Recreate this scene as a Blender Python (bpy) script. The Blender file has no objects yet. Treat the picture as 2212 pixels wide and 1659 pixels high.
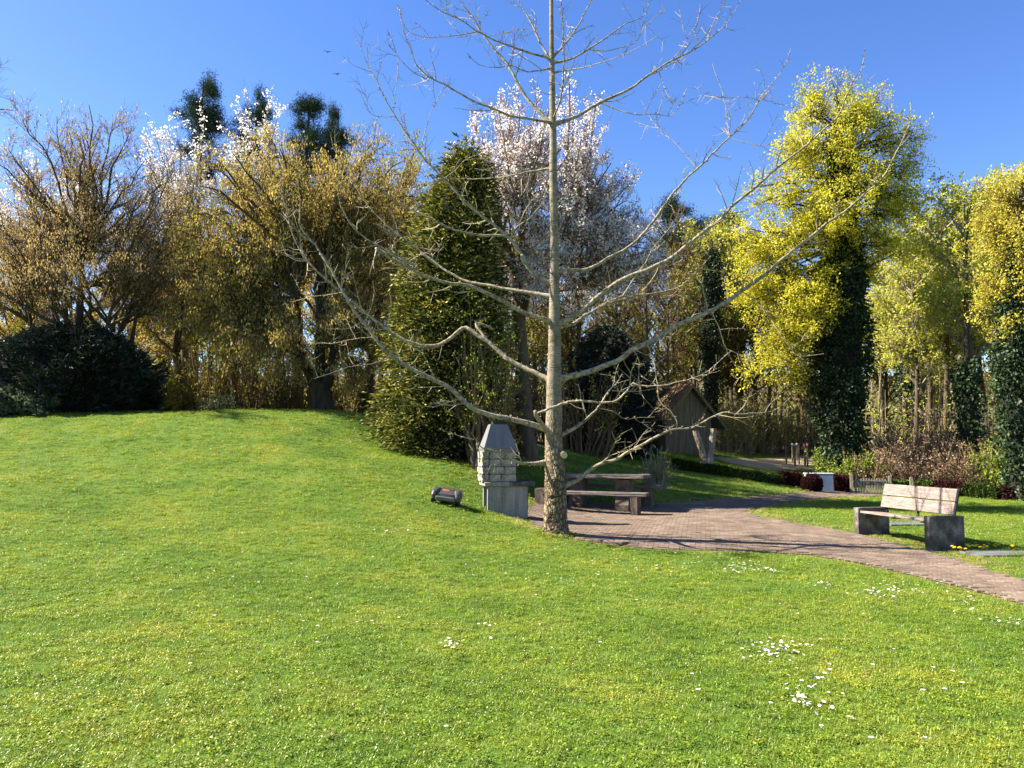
import bpy, bmesh, math, random
import numpy as np
from mathutils import Vector, Matrix

# ------------------------------------------------------------------ camera, sky, sun, exposure
S = bpy.context.scene
F = 1659.0                                   # focal length in units of a 2212 x 1659 picture
PITCH = math.atan((960 - 829) / F)
CAM = np.array([0.0, 0.0, 1.6])
cd = bpy.data.cameras.new('camera'); cam = bpy.data.objects.new('camera', cd); S.collection.objects.link(cam)
cam.location = CAM; cam.rotation_euler = (math.pi / 2 + PITCH, 0, 0)
cd.sensor_width = 36; cd.lens = 27.0; cd.clip_end = 3000; cd.clip_start = 0.05
S.camera = cam
SUN_EL = math.radians(41); SUN_AZ = math.radians(-84)      # azimuth clockwise from +Y
sv = Vector((math.sin(SUN_AZ) * math.cos(SUN_EL), math.cos(SUN_AZ) * math.cos(SUN_EL), math.sin(SUN_EL)))
W = bpy.data.worlds.new('World'); S.world = W; W.use_nodes = True
wn = W.node_tree; bg = wn.nodes['Background']
sky = wn.nodes.new('ShaderNodeTexSky'); sky.sky_type = 'NISHITA'; sky.sun_disc = False
sky.sun_elevation = SUN_EL; sky.sun_rotation = SUN_AZ % (2 * math.pi)
sky.air_density = 1.0; sky.dust_density = 0.4; sky.ozone_density = 2.0; sky.altitude = 400
hs = wn.nodes.new('ShaderNodeHueSaturation'); hs.inputs['Saturation'].default_value = 1.27; hs.inputs['Hue'].default_value = 0.515
wn.links.new(sky.outputs[0], hs.inputs['Color']); wn.links.new(hs.outputs[0], bg.inputs[0]); bg.inputs[1].default_value = 0.066
sl = bpy.data.lights.new('sun', 'SUN'); so = bpy.data.objects.new('sun', sl); S.collection.objects.link(so)
sl.energy = 5.0; sl.angle = math.radians(0.53); sl.color = (1.0, 0.93, 0.80)
so.rotation_euler = (-sv).to_track_quat('-Z', 'Y').to_euler()
S.view_settings.view_transform = 'Standard'; S.view_settings.look = 'None'
S.view_settings.gamma = 1.0; S.view_settings.exposure = 2.0
COL = S.collection

# ------------------------------------------------------------------ helpers
def tag(o, label=None, cat=None, group=None, kind=None):
    if label: o['label'] = label
    if cat: o['category'] = cat
    if group: o['group'] = group
    if kind: o['kind'] = kind
    return o
def empty(name, loc, rz=0, label=None, cat=None, group=None):
    o = bpy.data.objects.new(name, None); COL.objects.link(o)
    o.location = [float(v) for v in loc]; o.rotation_euler = (0, 0, rz); o.empty_display_size = 0.2
    return tag(o, label, cat, group)
def nrm(v):
    return v / np.maximum(np.linalg.norm(v, axis=-1, keepdims=True), 1e-9)
class MB:
    def __init__(s): s.V = []; s.Q = []; s.n = 0
    def add(s, v, f):
        v = np.asarray(v, float).reshape(-1, 3); f = np.asarray(f, int)
        s.V.append(v); s.Q.append(f + s.n); s.n += len(v); return s
    def mesh(s, name, off=None, smooth=False):
        me = bpy.data.meshes.new(name)
        V = np.concatenate(s.V)
        if off is not None: V = V - np.asarray(off)[None]
        me.vertices.add(len(V)); me.vertices.foreach_set('co', V.astype(np.float32).ravel())
        L = np.concatenate([q.ravel() for q in s.Q]); cnt = np.concatenate([np.full(len(q), q.shape[1]) for q in s.Q])
        st = np.concatenate([[0], np.cumsum(cnt)[:-1]])
        me.loops.add(len(L)); me.loops.foreach_set('vertex_index', L.astype(np.int32))
        me.polygons.add(len(cnt)); me.polygons.foreach_set('loop_start', st.astype(np.int32))
        me.polygons.foreach_set('loop_total', cnt.astype(np.int32))
        me.polygons.foreach_set('use_smooth', np.full(len(cnt), bool(smooth)))
        me.update(calc_edges=True); me.validate()
        return me
    def build(s, name, mat, parent=None, off=None, smooth=False):
        return mobj(name, s.mesh(name, off, smooth), mat, parent)
def mobj(name, me, mat, parent=None):
    if mat is not None and len(me.materials) == 0: me.materials.append(mat)
    o = bpy.data.objects.new(name, me); COL.objects.link(o); o.parent = parent
    return o
def copy_tree(o, parent=None):
    c = o.copy(); COL.objects.link(c); c.parent = parent
    for ch in list(o.children): copy_tree(ch, c)
    return c
def box(name, size, loc, mat, parent=None, bev=0.008, rot=(0, 0, 0), cuts=0, rough=0.0, seed=0, taper=None):
    bm = bmesh.new(); bmesh.ops.create_cube(bm, size=1)
    bmesh.ops.scale(bm, vec=size, verts=bm.verts)
    if taper:
        for v in bm.verts:
            if v.co.z > 0: v.co.x *= taper[0]; v.co.y *= taper[1]
    if bev: bmesh.ops.bevel(bm, geom=list(bm.edges), offset=bev, segments=1, affect='EDGES', profile=0.5)
    if cuts:
        bmesh.ops.subdivide_edges(bm, edges=list(bm.edges), cuts=cuts, use_grid_fill=True)
    if rough:
        r = np.random.default_rng(seed)
        for v in bm.verts: v.co += Vector(r.normal(0, rough, 3))
    me = bpy.data.meshes.new(name); bm.to_mesh(me); bm.free()
    o = mobj(name, me, mat, parent); o.location = loc; o.rotation_euler = rot
    return o
def prism(name, prof, axis, a, b, mat, parent=None):
    """closed polygon prof (2D) extruded from a to b along axis"""
    n = len(prof); V = []
    for t in (a, b):
        for (u, w) in prof:
            V.append((t, u, w) if axis == 'x' else (u, t, w) if axis == 'y' else (u, w, t))
    bm = bmesh.new(); vs = [bm.verts.new(v) for v in V]
    bm.faces.new(vs[:n]); bm.faces.new(vs[n:][::-1])
    for i in range(n): bm.faces.new((vs[i], vs[n + i], vs[n + (i + 1) % n], vs[(i + 1) % n]))
    bmesh.ops.recalc_face_normals(bm, faces=bm.faces)
    me = bpy.data.meshes.new(name); bm.to_mesh(me); bm.free()
    return mobj(name, me, mat, parent)

def ray(px, py):
    a = (px - 1106) / F; b = (829 - py) / F
    return np.array([a, math.cos(PITCH) - b * math.sin(PITCH), math.sin(PITCH) + b * math.cos(PITCH)])
def at(px, py, Y):
    r = ray(px, py); return CAM + r * (Y / r[1])

# ------------------------------------------------------------------ materials
def newmat(name):
    m = bpy.data.materials.new(name); m.use_nodes = True; nt = m.node_tree
    for n in list(nt.nodes): nt.nodes.remove(n)
    out = nt.nodes.new('ShaderNodeOutputMaterial')
    return m, nt, out
def N(nt, t, **kw):
    n = nt.nodes.new(t)
    for k, v in kw.items(): setattr(n, k, v)
    return n
def ramp(nt, fac, stops):
    r = N(nt, 'ShaderNodeValToRGB'); e = r.color_ramp.elements
    while len(e) < len(stops): e.new(0.5)
    for i, (p, c) in enumerate(stops): e[i].position = p; e[i].color = (*c, 1)
    nt.links.new(fac, r.inputs[0]); return r.outputs[0]
def noise(nt, vec, scale, detail=4, rough=0.55, vscale=None):
    if vscale:
        mp = N(nt, 'ShaderNodeMapping'); mp.inputs['Scale'].default_value = vscale
        nt.links.new(vec, mp.inputs[0]); vec = mp.outputs[0]
    n = N(nt, 'ShaderNodeTexNoise'); n.inputs['Scale'].default_value = scale
    n.inputs['Detail'].default_value = detail; n.inputs['Roughness'].default_value = rough
    nt.links.new(vec, n.inputs['Vector']); return n.outputs[0]
def mixc(nt, fac, a, b, mode='MIX'):
    m = N(nt, 'ShaderNodeMix', data_type='RGBA', blend_type=mode)
    for s, v in ((m.inputs[0], fac), (m.inputs[6], a), (m.inputs[7], b)):
        if hasattr(v, 'links'): nt.links.new(v, s)
        elif isinstance(v, (int, float)): s.default_value = v
        else: s.default_value = (*v, 1)
    return m.outputs[2]
def surf(name, stops, scale=6, vscale=None, rough=0.85, bump=0.3, bscale=40, bvs=None, spec=0.3, metal=0, fine=None, world=False):
    m, nt, out = newmat(name)
    tc = N(nt, 'ShaderNodeTexCoord'); vec = tc.outputs['Object']
    if world: vec = N(nt, 'ShaderNodeNewGeometry').outputs['Position']
    c = ramp(nt, noise(nt, vec, scale, 6, 0.6, vscale), stops)
    if fine:
        c = mixc(nt, 1.0, c, ramp(nt, noise(nt, vec, fine, 3), [(0.3, (0.62, 0.62, 0.62)), (0.7, (1.15, 1.15, 1.15))]), 'MULTIPLY')
    p = N(nt, 'ShaderNodeBsdfPrincipled'); nt.links.new(c, p.inputs['Base Color'])
    p.inputs['Roughness'].default_value = rough; p.inputs['Specular IOR Level'].default_value = spec
    p.inputs['Metallic'].default_value = metal
    if bump:
        b = N(nt, 'ShaderNodeBump'); b.inputs['Strength'].default_value = bump; b.inputs['Distance'].default_value = 0.02
        nt.links.new(noise(nt, vec, bscale, 5, 0.6, bvs), b.inputs['Height']); nt.links.new(b.outputs[0], p.inputs['Normal'])
    nt.links.new(p.outputs[0], out.inputs[0]); return m
def leaf(name, stops, trans=0.35, tint=(1.15, 1.1, 0.6), gloss=0.0, nscale=0.6, var=0.35):
    """leaf faces: colour differs from leaf to leaf, light passes partly through"""
    m, nt, out = newmat(name)
    g = N(nt, 'ShaderNodeNewGeometry')
    c = ramp(nt, g.outputs['Random Per Island'], stops)
    c = mixc(nt, 1.0, c, ramp(nt, noise(nt, g.outputs['Position'], nscale, 3), [(0.3, (1 - var,) * 3), (0.7, (1 + var * 0.6,) * 3)]), 'MULTIPLY')
    d = N(nt, 'ShaderNodeBsdfDiffuse'); t = N(nt, 'ShaderNodeBsdfTranslucent')
    nt.links.new(c, d.inputs[0]); nt.links.new(mixc(nt, 1.0, c, tint, 'MULTIPLY'), t.inputs[0])
    mx = N(nt, 'ShaderNodeMixShader'); mx.inputs[0].default_value = trans
    nt.links.new(d.outputs[0], mx.inputs[1]); nt.links.new(t.outputs[0], mx.inputs[2]); last = mx.outputs[0]
    if gloss:
        gl = N(nt, 'ShaderNodeBsdfGlossy'); gl.inputs['Roughness'].default_value = 0.5
        m2 = N(nt, 'ShaderNodeMixShader'); m2.inputs[0].default_value = gloss
        nt.links.new(last, m2.inputs[1]); nt.links.new(gl.outputs[0], m2.inputs[2]); last = m2.outputs[0]
    nt.links.new(last, out.inputs[0]); return m

M = {}
def bark_tan():
    """corky furrowed bark low on the trunk, smoother with cross bands higher up"""
    m, nt, out = newmat('bark_tan'); vec = N(nt, 'ShaderNodeTexCoord').outputs['Object']
    sx = N(nt, 'ShaderNodeSeparateXYZ'); nt.links.new(vec, sx.inputs[0])
    mr = N(nt, 'ShaderNodeMapRange'); mr.inputs[1].default_value = 0.9; mr.inputs[2].default_value = 2.6; nt.links.new(sx.outputs[2], mr.inputs[0])
    def vor(scale, vs):
        wv = N(nt, 'ShaderNodeMapping'); wv.inputs['Scale'].default_value = vs; nt.links.new(vec, wv.inputs[0])
        dn = mixc(nt, 0.12, wv.outputs[0], N(nt, 'ShaderNodeTexNoise').outputs[1])
        v = N(nt, 'ShaderNodeTexVoronoi', feature='DISTANCE_TO_EDGE'); v.inputs['Scale'].default_value = scale; nt.links.new(dn, v.inputs['Vector']); return v.outputs['Distance']
    crack = vor(26, (1, 1, 0.42))
    low = ramp(nt, crack, [(0.0, (0.045, 0.032, 0.02)), (0.10, (0.17, 0.125, 0.08)), (0.35, (0.36, 0.285, 0.19))])
    band = noise(nt, vec, 9, 5, 0.7, (1, 1, 7))
    high = ramp(nt, band, [(0.36, (0.10, 0.078, 0.058)), (0.48, (0.225, 0.185, 0.14)), (0.7, (0.32, 0.27, 0.205))])
    c = mixc(nt, mr.outputs[0], low, high)
    c = mixc(nt, 1.0, c, ramp(nt, noise(nt, vec, 4, 5, 0.7), [(0.32, (0.55, 0.52, 0.45)), (0.5, (0.95, 0.95, 0.9)), (0.7, (1.15, 1.15, 1.1))]), 'MULTIPLY')
    lich = ramp(nt, noise(nt, vec, 7, 5, 0.7), [(0.60, (0, 0, 0)), (0.68, (0.6, 0.6, 0.6))])
    c = mixc(nt, lich, c, (0.30, 0.29, 0.14))
    p = N(nt, 'ShaderNodeBsdfPrincipled'); nt.links.new(c, p.inputs['Base Color']); p.inputs['Roughness'].default_value = 0.95; p.inputs['Specular IOR Level'].default_value = 0.1
    hgt = mixc(nt, mr.outputs[0], ramp(nt, crack, [(0.0, (0, 0, 0)), (0.25, (1, 1, 1))]), band)
    bp = N(nt, 'ShaderNodeBump'); bp.inputs['Strength'].default_value = 0.8; bp.inputs['Distance'].default_value = 0.02; nt.links.new(hgt, bp.inputs['Height']); nt.links.new(bp.outputs[0], p.inputs['Normal'])
    nt.links.new(p.outputs[0], out.inputs[0]); return m
M['bark_tan'] = bark_tan()
M['limb_tan'] = surf('limb_tan', [(0.32, (0.075, 0.06, 0.042)), (0.46, (0.22, 0.18, 0.125)), (0.6, (0.36, 0.305, 0.22)), (0.72, (0.33, 0.30, 0.13))], 16, None, 0.9, 0.8, 70, None, 0.2)
M['twig_tan'] = surf('twig_tan', [(0.3, (0.18, 0.14, 0.085)), (0.7, (0.38, 0.32, 0.20))], 6, None, 0.8, 0, 60, None, 0.2)
M['cut'] = surf('cut_wood', [(0.3, (0.42, 0.30, 0.18)), (0.7, (0.55, 0.42, 0.27))], 20, None, 0.8, 0.2)
M['bark_dark'] = surf('bark_dark', [(0.3, (0.022, 0.018, 0.013)), (0.7, (0.075, 0.060, 0.042))], 6, (1, 1, 0.3), 0.9, 0.6, 25, (1, 1, 0.3), 0.1)
M['bark_mid'] = surf('bark_mid', [(0.3, (0.05, 0.038, 0.024)), (0.7, (0.13, 0.10, 0.065))], 6, (1, 1, 0.3), 0.9, 0.6, 25, (1, 1, 0.3), 0.1)
M['twig_brown'] = surf('twig_brown', [(0.3, (0.075, 0.05, 0.028)), (0.7, (0.16, 0.11, 0.065))], 3, None, 0.9, 0, 60, None, 0.1)
M['twig_red'] = surf('twig_red', [(0.3, (0.10, 0.062, 0.04)), (0.7, (0.24, 0.16, 0.105))], 3, None, 0.9, 0, 60, None, 0.1)
M['twig_grey'] = surf('twig_grey', [(0.3, (0.13, 0.11, 0.075)), (0.7, (0.28, 0.24, 0.17))], 3, None, 0.9, 0, 60, None, 0.1)
M['stump_wood'] = surf('stump_wood', [(0.3, (0.13, 0.09, 0.06)), (0.7, (0.42, 0.34, 0.26))], 5, (3, 3, 0.4), 0.9, 0.7, 20, (3, 3, 0.3), 0.1)
M['catkin'] = leaf('catkin', [(0.0, (0.26, 0.175, 0.07)), (0.45, (0.41, 0.295, 0.12)), (0.8, (0.54, 0.42, 0.20)), (1.0, (0.35, 0.34, 0.09))], 0.5)
M['catkin_brown'] = leaf('catkin_brown', [(0.0, (0.26, 0.175, 0.10)), (0.6, (0.41, 0.30, 0.17)), (1.0, (0.53, 0.41, 0.25))], 0.45)
M['leaf_young'] = leaf('leaf_young', [(0.0, (0.20, 0.23, 0.03)), (0.6, (0.32, 0.34, 0.045)), (1.0, (0.40, 0.38, 0.07))], 0.4)
M['lime'] = leaf('lime_bloom', [(0.0, (0.36, 0.33, 0.03)), (0.5, (0.56, 0.51, 0.055)), (1.0, (0.69, 0.63, 0.12))], 0.45, (1.1, 1.1, 0.5), var=0.5)
M['lime_pale'] = leaf('lime_pale', [(0.0, (0.36, 0.38, 0.06)), (0.6, (0.50, 0.50, 0.10)), (1.0, (0.55, 0.50, 0.12))], 0.45, (1.1, 1.1, 0.6))
M['amber'] = leaf('amber_leaf', [(0.0, (0.38, 0.34, 0.05)), (0.6, (0.53, 0.48, 0.08)), (1.0, (0.58, 0.50, 0.12))], 0.45)
M['thuja'] = leaf('thuja_spray', [(0.0, (0.025, 0.038, 0.010)), (0.45, (0.10, 0.105, 0.022)), (0.75, (0.32, 0.285, 0.07)), (1.0, (0.66, 0.60, 0.24))], 0.14, nscale=0.9)  # dark end of the ramp stands in for shade between sprays
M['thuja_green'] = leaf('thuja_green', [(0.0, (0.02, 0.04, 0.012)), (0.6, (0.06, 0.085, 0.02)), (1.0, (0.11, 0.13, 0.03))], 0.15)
M['yew'] = leaf('yew_needles', [(0.0, (0.008, 0.014, 0.010)), (0.7, (0.018, 0.030, 0.020)), (1.0, (0.045, 0.06, 0.04))], 0.08, gloss=0.03)
M['juniper'] = leaf('juniper', [(0.0, (0.05, 0.075, 0.045)), (0.6, (0.12, 0.155, 0.10)), (1.0, (0.22, 0.26, 0.18))], 0.15)
M['pine'] = leaf('pine_needles', [(0.0, (0.016, 0.035, 0.022)), (0.6, (0.04, 0.07, 0.045)), (1.0, (0.075, 0.11, 0.065))], 0.1)
M['ivy'] = leaf('ivy_leaf', [(0.0, (0.010, 0.022, 0.010)), (0.6, (0.026, 0.052, 0.020)), (0.9, (0.06, 0.10, 0.035)), (1.0, (0.13, 0.17, 0.05))], 0.15, gloss=0.02)
M['blossom'] = leaf('white_blossom', [(0.0, (0.66, 0.59, 0.55)), (0.5, (0.78, 0.73, 0.70)), (1.0, (0.84, 0.81, 0.79))], 0.5, (1, 1, 1), var=0.1)
M['rusty'] = leaf('rusty_leaf', [(0.0, (0.20, 0.09, 0.04)), (1.0, (0.36, 0.20, 0.09))], 0.3)
M['shrubgreen'] = leaf('shrub_green', [(0.0, (0.10, 0.15, 0.02)), (0.6, (0.20, 0.26, 0.035)), (1.0, (0.32, 0.34, 0.06))], 0.35)
M['olive'] = leaf('olive_leaf', [(0.0, (0.11, 0.115, 0.025)), (0.6, (0.23, 0.215, 0.055)), (1.0, (0.36, 0.32, 0.10))], 0.4)
M['dryleaf'] = leaf('dry_leaf', [(0.0, (0.10, 0.065, 0.04)), (0.6, (0.22, 0.15, 0.09)), (1.0, (0.36, 0.27, 0.19))], 0.2)
M['hedge'] = leaf('hedge_leaf', [(0.0, (0.02, 0.035, 0.012)), (0.6, (0.05, 0.085, 0.02)), (1.0, (0.12, 0.15, 0.03))], 0.2)
M['hedge_red'] = leaf('hedge_red_leaf', [(0.0, (0.022, 0.008, 0.010)), (0.6, (0.05, 0.016, 0.018)), (1.0, (0.10, 0.04, 0.03))], 0.2)
M['core'] = surf('dark_core_hull', [(0.3, (0.008, 0.010, 0.006)), (0.7, (0.018, 0.020, 0.012))], 8, None, 1.0, 0.6, 15)  # hull added inside foliage to block the sky, dark like its shaded inside
M['concrete'] = surf('pale_concrete', [(0.25, (0.12, 0.112, 0.092)), (0.5, (0.25, 0.238, 0.205)), (0.75, (0.36, 0.345, 0.30))], 3, (4, 4, 0.5), 0.9, 0.25, 60, None, 0.2, fine=90)
M['concrete_w'] = surf('weathered_concrete', [(0.3, (0.045, 0.037, 0.030)), (0.5, (0.115, 0.098, 0.08)), (0.72, (0.29, 0.255, 0.215))], 5, None, 0.95, 0.4, 50, None, 0.15, fine=70)
M['concrete_b'] = surf('stained_concrete', [(0.3, (0.06, 0.045, 0.035)), (0.55, (0.13, 0.10, 0.08)), (0.75, (0.24, 0.20, 0.165))], 5, None, 0.95, 0.5, 40, None, 0.1, fine=60)
M['stone'] = surf('rough_limestone', [(0.25, (0.11, 0.085, 0.055)), (0.45, (0.26, 0.23, 0.17)), (0.7, (0.44, 0.41, 0.34))], 9, None, 0.95, 0.7, 25, None, 0.1, fine=50)
M['hood'] = surf('hood_sheet', [(0.3, (0.115, 0.112, 0.115)), (0.7, (0.17, 0.165, 0.168))], 3, (3, 3, 0.5), 0.5, 0.05, 30, None, 0.5)
M['black'] = surf('black_iron', [(0.3, (0.012, 0.012, 0.012)), (0.7, (0.03, 0.03, 0.03))], 10, None, 0.6, 0.2)
M['soot'] = surf('sooty_slab', [(0.3, (0.012, 0.011, 0.010)), (0.7, (0.05, 0.046, 0.04))], 6, None, 0.9, 0.3)
M['wood_pale'] = surf('weathered_plank', [(0.25, (0.13, 0.085, 0.072)), (0.5, (0.235, 0.18, 0.155)), (0.75, (0.34, 0.29, 0.255))], 5, (0.8, 8, 8), 0.85, 0.4, 40, (0.5, 6, 6), 0.2, fine=40)
M['wood_dark'] = surf('old_dark_plank', [(0.3, (0.06, 0.047, 0.04)), (0.55, (0.16, 0.13, 0.115)), (0.75, (0.34, 0.30, 0.275))], 6, (0.6, 8, 8), 0.9, 0.7, 30, (0.5, 6, 6), 0.15)
M['shed_board'] = surf('shed_board', [(0.3, (0.085, 0.070, 0.052)), (0.7, (0.20, 0.168, 0.128))], 4, (6, 6, 0.4), 0.9, 0.5, 30, (6, 6, 0.4), 0.1)
M['shed_roof'] = surf('mossy_tiles', [(0.3, (0.08, 0.045, 0.028)), (0.5, (0.15, 0.078, 0.036)), (0.68, (0.15, 0.11, 0.025))], 5, None, 0.95, 0.6, 20)
M['post'] = surf('post_wood', [(0.3, (0.08, 0.058, 0.04)), (0.7, (0.26, 0.20, 0.145))], 5, (4, 4, 0.5), 0.9, 0.3)
M['picket'] = surf('picket_wood', [(0.3, (0.15, 0.12, 0.085)), (0.7, (0.32, 0.27, 0.19))], 5, (5, 5, 0.5), 0.9, 0.3)
M['galv'] = surf('galvanised', [(0.3, (0.09, 0.095, 0.10)), (0.7, (0.17, 0.175, 0.18))], 6, None, 0.55, 0.1, 40, None, 0.4, 0.2)
M['cabinet'] = surf('cabinet_grey', [(0.3, (0.40, 0.43, 0.46)), (0.7, (0.47, 0.50, 0.53))], 3, None, 0.5, 0.03)
M['capwhite'] = surf('cap_white', [(0.3, (0.72, 0.71, 0.68)), (0.7, (0.8, 0.79, 0.77))], 5, None, 0.6, 0)
M['capred'] = surf('cap_red', [(0.3, (0.45, 0.06, 0.04)), (0.7, (0.5, 0.07, 0.05))], 5, None, 0.6, 0)
M['capblue'] = surf('cap_blue', [(0.3, (0.22, 0.34, 0.5)), (0.7, (0.28, 0.4, 0.55))], 5, None, 0.6, 0)
M['mower'] = surf('mower_shell', [(0.3, (0.040, 0.038, 0.034)), (0.7, (0.058, 0.055, 0.05))], 4, None, 0.42, 0.04, 60, None, 0.5)
M['mower2'] = surf('mower_grey', [(0.3, (0.10, 0.097, 0.09)), (0.7, (0.13, 0.125, 0.115))], 4, None, 0.4, 0, 60, None, 0.5)
M['orange'] = surf('orange_plastic', [(0.3, (0.62, 0.13, 0.02)), (0.7, (0.7, 0.16, 0.03))], 4, None, 0.4, 0)
M['rubber'] = surf('rubber', [(0.3, (0.012, 0.012, 0.012)), (0.7, (0.025, 0.025, 0.025))], 8, None, 0.8, 0.3)
M['petal'] = leaf('daisy_petal', [(0.0, (0.74, 0.72, 0.70)), (1.0, (0.86, 0.85, 0.83))], 0.3, (1, 1, 1), var=0.05)
M['yolk'] = leaf('flower_yellow', [(0.0, (0.72, 0.48, 0.01)), (1.0, (0.85, 0.66, 0.02))], 0.2, (1, 1, 0.5), var=0.05)
M['stem'] = leaf('flower_stem', [(0.0, (0.10, 0.16, 0.03)), (1.0, (0.14, 0.2, 0.04))], 0.2)
M['bird'] = surf('bird_dark', [(0.3, (0.02, 0.02, 0.022)), (0.7, (0.04, 0.04, 0.042))], 5, None, 0.8, 0)

# ------------------------------------------------------------------ terrain
CP = [(1200, 1155, 13), (1085, 1112, 15.3), (967, 1085, 14.5), (1500, 1130, 15), (1300, 1100, 18.3), (1450, 1075, 20.5), (1600, 1065, 22.5),
      (1300, 990, 26), (1450, 1005, 27.5), (1560, 1020, 27.5), (1720, 1050, 27), (1860, 1066, 26.5), (2040, 1070, 25), (2212, 1080, 23.5),
      (2212, 1112, 19.5), (1995, 1191, 12.3), (1833, 1153, 14.1), (2212, 1258, 9.4), (2212, 1205, 11.3), (1490, 980, 33), (1525, 1003, 30),
      (1720, 1005, 35), (1900, 1040, 30), (1165, 1088, 18.2), (1245, 1079, 19.3), (2100, 1052, 28), (0, 889, 22), (400, 889, 22), (700, 890, 22), (810, 905, 22), (835, 960, 20.5),
      (900, 990, 19), (1010, 1006, 18.5), (1140, 985, 22), (1230, 965, 28), (2000, 1110, 18), (1750, 1105, 17.5)]
cp = [at(*c) for c in CP]
cp += [np.array(p, float) for p in [(0, 0, 0), (-4, 3, .02), (4, 3, -.02), (0, 6, 0), (-5, 7, .08), (5, 7, -.08), (0, 10, .03), (-9, 10, .35), (-6, 13, .62),
        (-11, 14, .95), (-5, 18, 1.55), (-10, 18, 1.75), (-16, 17, 1.6), (-16, 26, 2.55), (-10, 26, 2.5), (-5.5, 26, 2.4), (-20, 20, 2.2), (0, -8, 0), (8, -6, -.1), (-8, -6, .1),
        (0, 29, 1.9), (-3, 35, 2.6), (-15, 38, 3.0), (-30, 30, 3.0), (-30, 10, 1.2), (30, 10, -.2), (30, 28, .1), (20, 40, 1.1), (8, 42, 1.8), (35, 45, 1.5), (-30, 50, 3.6), (5, 55, 3.0)]]
cp = np.array(cp)
def _phi(r2): return np.where(r2 > 1e-9, 0.5 * r2 * np.log(np.maximum(r2, 1e-9)), 0)
_n = len(cp); _A = np.zeros((_n + 3, _n + 3)); _d2 = ((cp[:, None, :2] - cp[None, :, :2]) ** 2).sum(-1)
_A[:_n, :_n] = _phi(_d2) + np.eye(_n) * 0.4; _A[:_n, _n] = 1; _A[:_n, _n + 1:] = cp[:, :2]; _A[_n:, :_n] = _A[:_n, _n:].T
_w = np.linalg.solve(_A, np.concatenate([cp[:, 2], np.zeros(3)]))
def H(x, y):
    x = np.asarray(x, float); y = np.asarray(y, float); sh = np.broadcast(x, y).shape
    X = np.broadcast_to(x, sh).ravel(); Y = np.broadcast_to(y, sh).ravel()
    z = np.empty(len(X))
    for i in range(0, len(X), 20000):
        q = np.stack([X[i:i + 20000], Y[i:i + 20000]], 1)
        z[i:i + 20000] = _phi(((q[:, None] - cp[None, :, :2]) ** 2).sum(-1)) @ _w[:_n] + _w[_n] + q @ _w[_n + 1:]
    r = np.hypot(X - 2, Y - 18); t = np.clip((r - 34) / 26, 0, 1); t = t * t * (3 - 2 * t)
    far = np.clip((Y - 20) / 60, 0, 1.6) * 4.0 + np.clip((Y - 70) / 60, 0, 1) * 7
    z = z * (1 - t) + far * t
    return z.reshape(sh)
def h1(x, y): return float(H(np.array([x]), np.array([y]))[0])
_ts = np.concatenate([np.linspace(2, 40, 1900), np.linspace(40, 120, 400)])
def ground(px, py):
    r = ray(px, py); r = r / r[1]; P = CAM[None] + r[None] * _ts[:, None]
    k = np.nonzero(P[:, 2] <= H(P[:, 0], P[:, 1]))[0]
    p = P[k[0]] if len(k) else P[-1]
    return np.array([p[0], p[1], h1(p[0], p[1])])
def gat(px, Y):
    x = (px - 1106) / F * Y / math.cos(PITCH); return np.array([x, Y, h1(x, Y)])

# path outline seen in the photograph, laid on the ground
PATH_PX = [(1138, 1118), (1142, 1098), (1168, 1083), (1240, 1078), (1330, 1088), (1400, 1092), (1500, 1084), (1600, 1077), (1700, 1067), (1800, 1061), (1850, 1060), (1900, 1066),
           (1905, 1071), (1800, 1074), (1700, 1085), (1635, 1097), (1605, 1106), (1650, 1119), (1740, 1135), (1832, 1150), (1905, 1168), (1990, 1190), (2060, 1207), (2130, 1232), (2212, 1256), (2330, 1300),
           (2330, 1345), (2212, 1306), (2100, 1276), (1980, 1246), (1850, 1216), (1740, 1198), (1600, 1191), (1400, 1186), (1260, 1168), (1215, 1160), (1168, 1150)]
PATH = np.array([ground(*p)[:2] for p in PATH_PX])
def inpoly(x, y, P):
    c = np.zeros(np.shape(x), bool); j = len(P) - 1
    for i in range(len(P)):
        (xi, yi), (xj, yj) = P[i], P[j]
        k = ((yi > y) != (yj > y)) & (x < (xj - xi) * (y - yi) / ((yj - yi) if yj != yi else 1e-9) + xi)
        c ^= k; j = i
    return c
def edist(x, y, P):
    d = np.full(np.shape(x), 1e9); q = np.stack([x, y], -1)
    for i in range(len(P)):
        a = P[i - 1]; b = P[i]; ab = b - a; t = np.clip(((q - a) @ ab) / max(ab @ ab, 1e-9), 0, 1)
        d = np.minimum(d, np.linalg.norm(q - a - t[..., None] * ab, axis=-1))
    return d
WB = np.array([(-60, 27), (-20, 26.5), (-6, 27.5), (-4, 24), (-3.3, 20.6), (-1, 19.3), (0.3, 23.5), (2.5, 29.5), (5, 33), (8, 38), (13, 39), (15, 33), (16, 28), (24, 25.5), (60, 25)])
def wood(x, y): return np.clip((y - np.interp(x, WB[:, 0], WB[:, 1])) / 1.2 + 0.5, 0, 1)
SA = ground(1640, 1001); SB = ground(1720, 1000)
def sand(x, y):
    ax, ay = SA[:2]; bx_, by = SB[:2]; q = np.stack([x - ax, y - ay], -1); ab = np.array([bx_ - ax, by - ay])
    t = np.clip((q @ ab) / (ab @ ab), -0.3, 1.3); d = np.linalg.norm(q - t[..., None] * ab, axis=-1)
    return np.clip(1.4 - d / 1.5, 0, 1)
def axis_pts(lo, hi, st, far, k): 
    a = np.arange(lo, hi + 1e-6, st); e = far * (np.linspace(0, 1, k + 1)[1:] ** 2.2)
    return np.concatenate([(lo - e)[::-1], a, hi + e])
gx = axis_pts(-24, 26, 0.33, 500, 22); gy = axis_pts(0, 42, 0.33, 600, 22)
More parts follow.
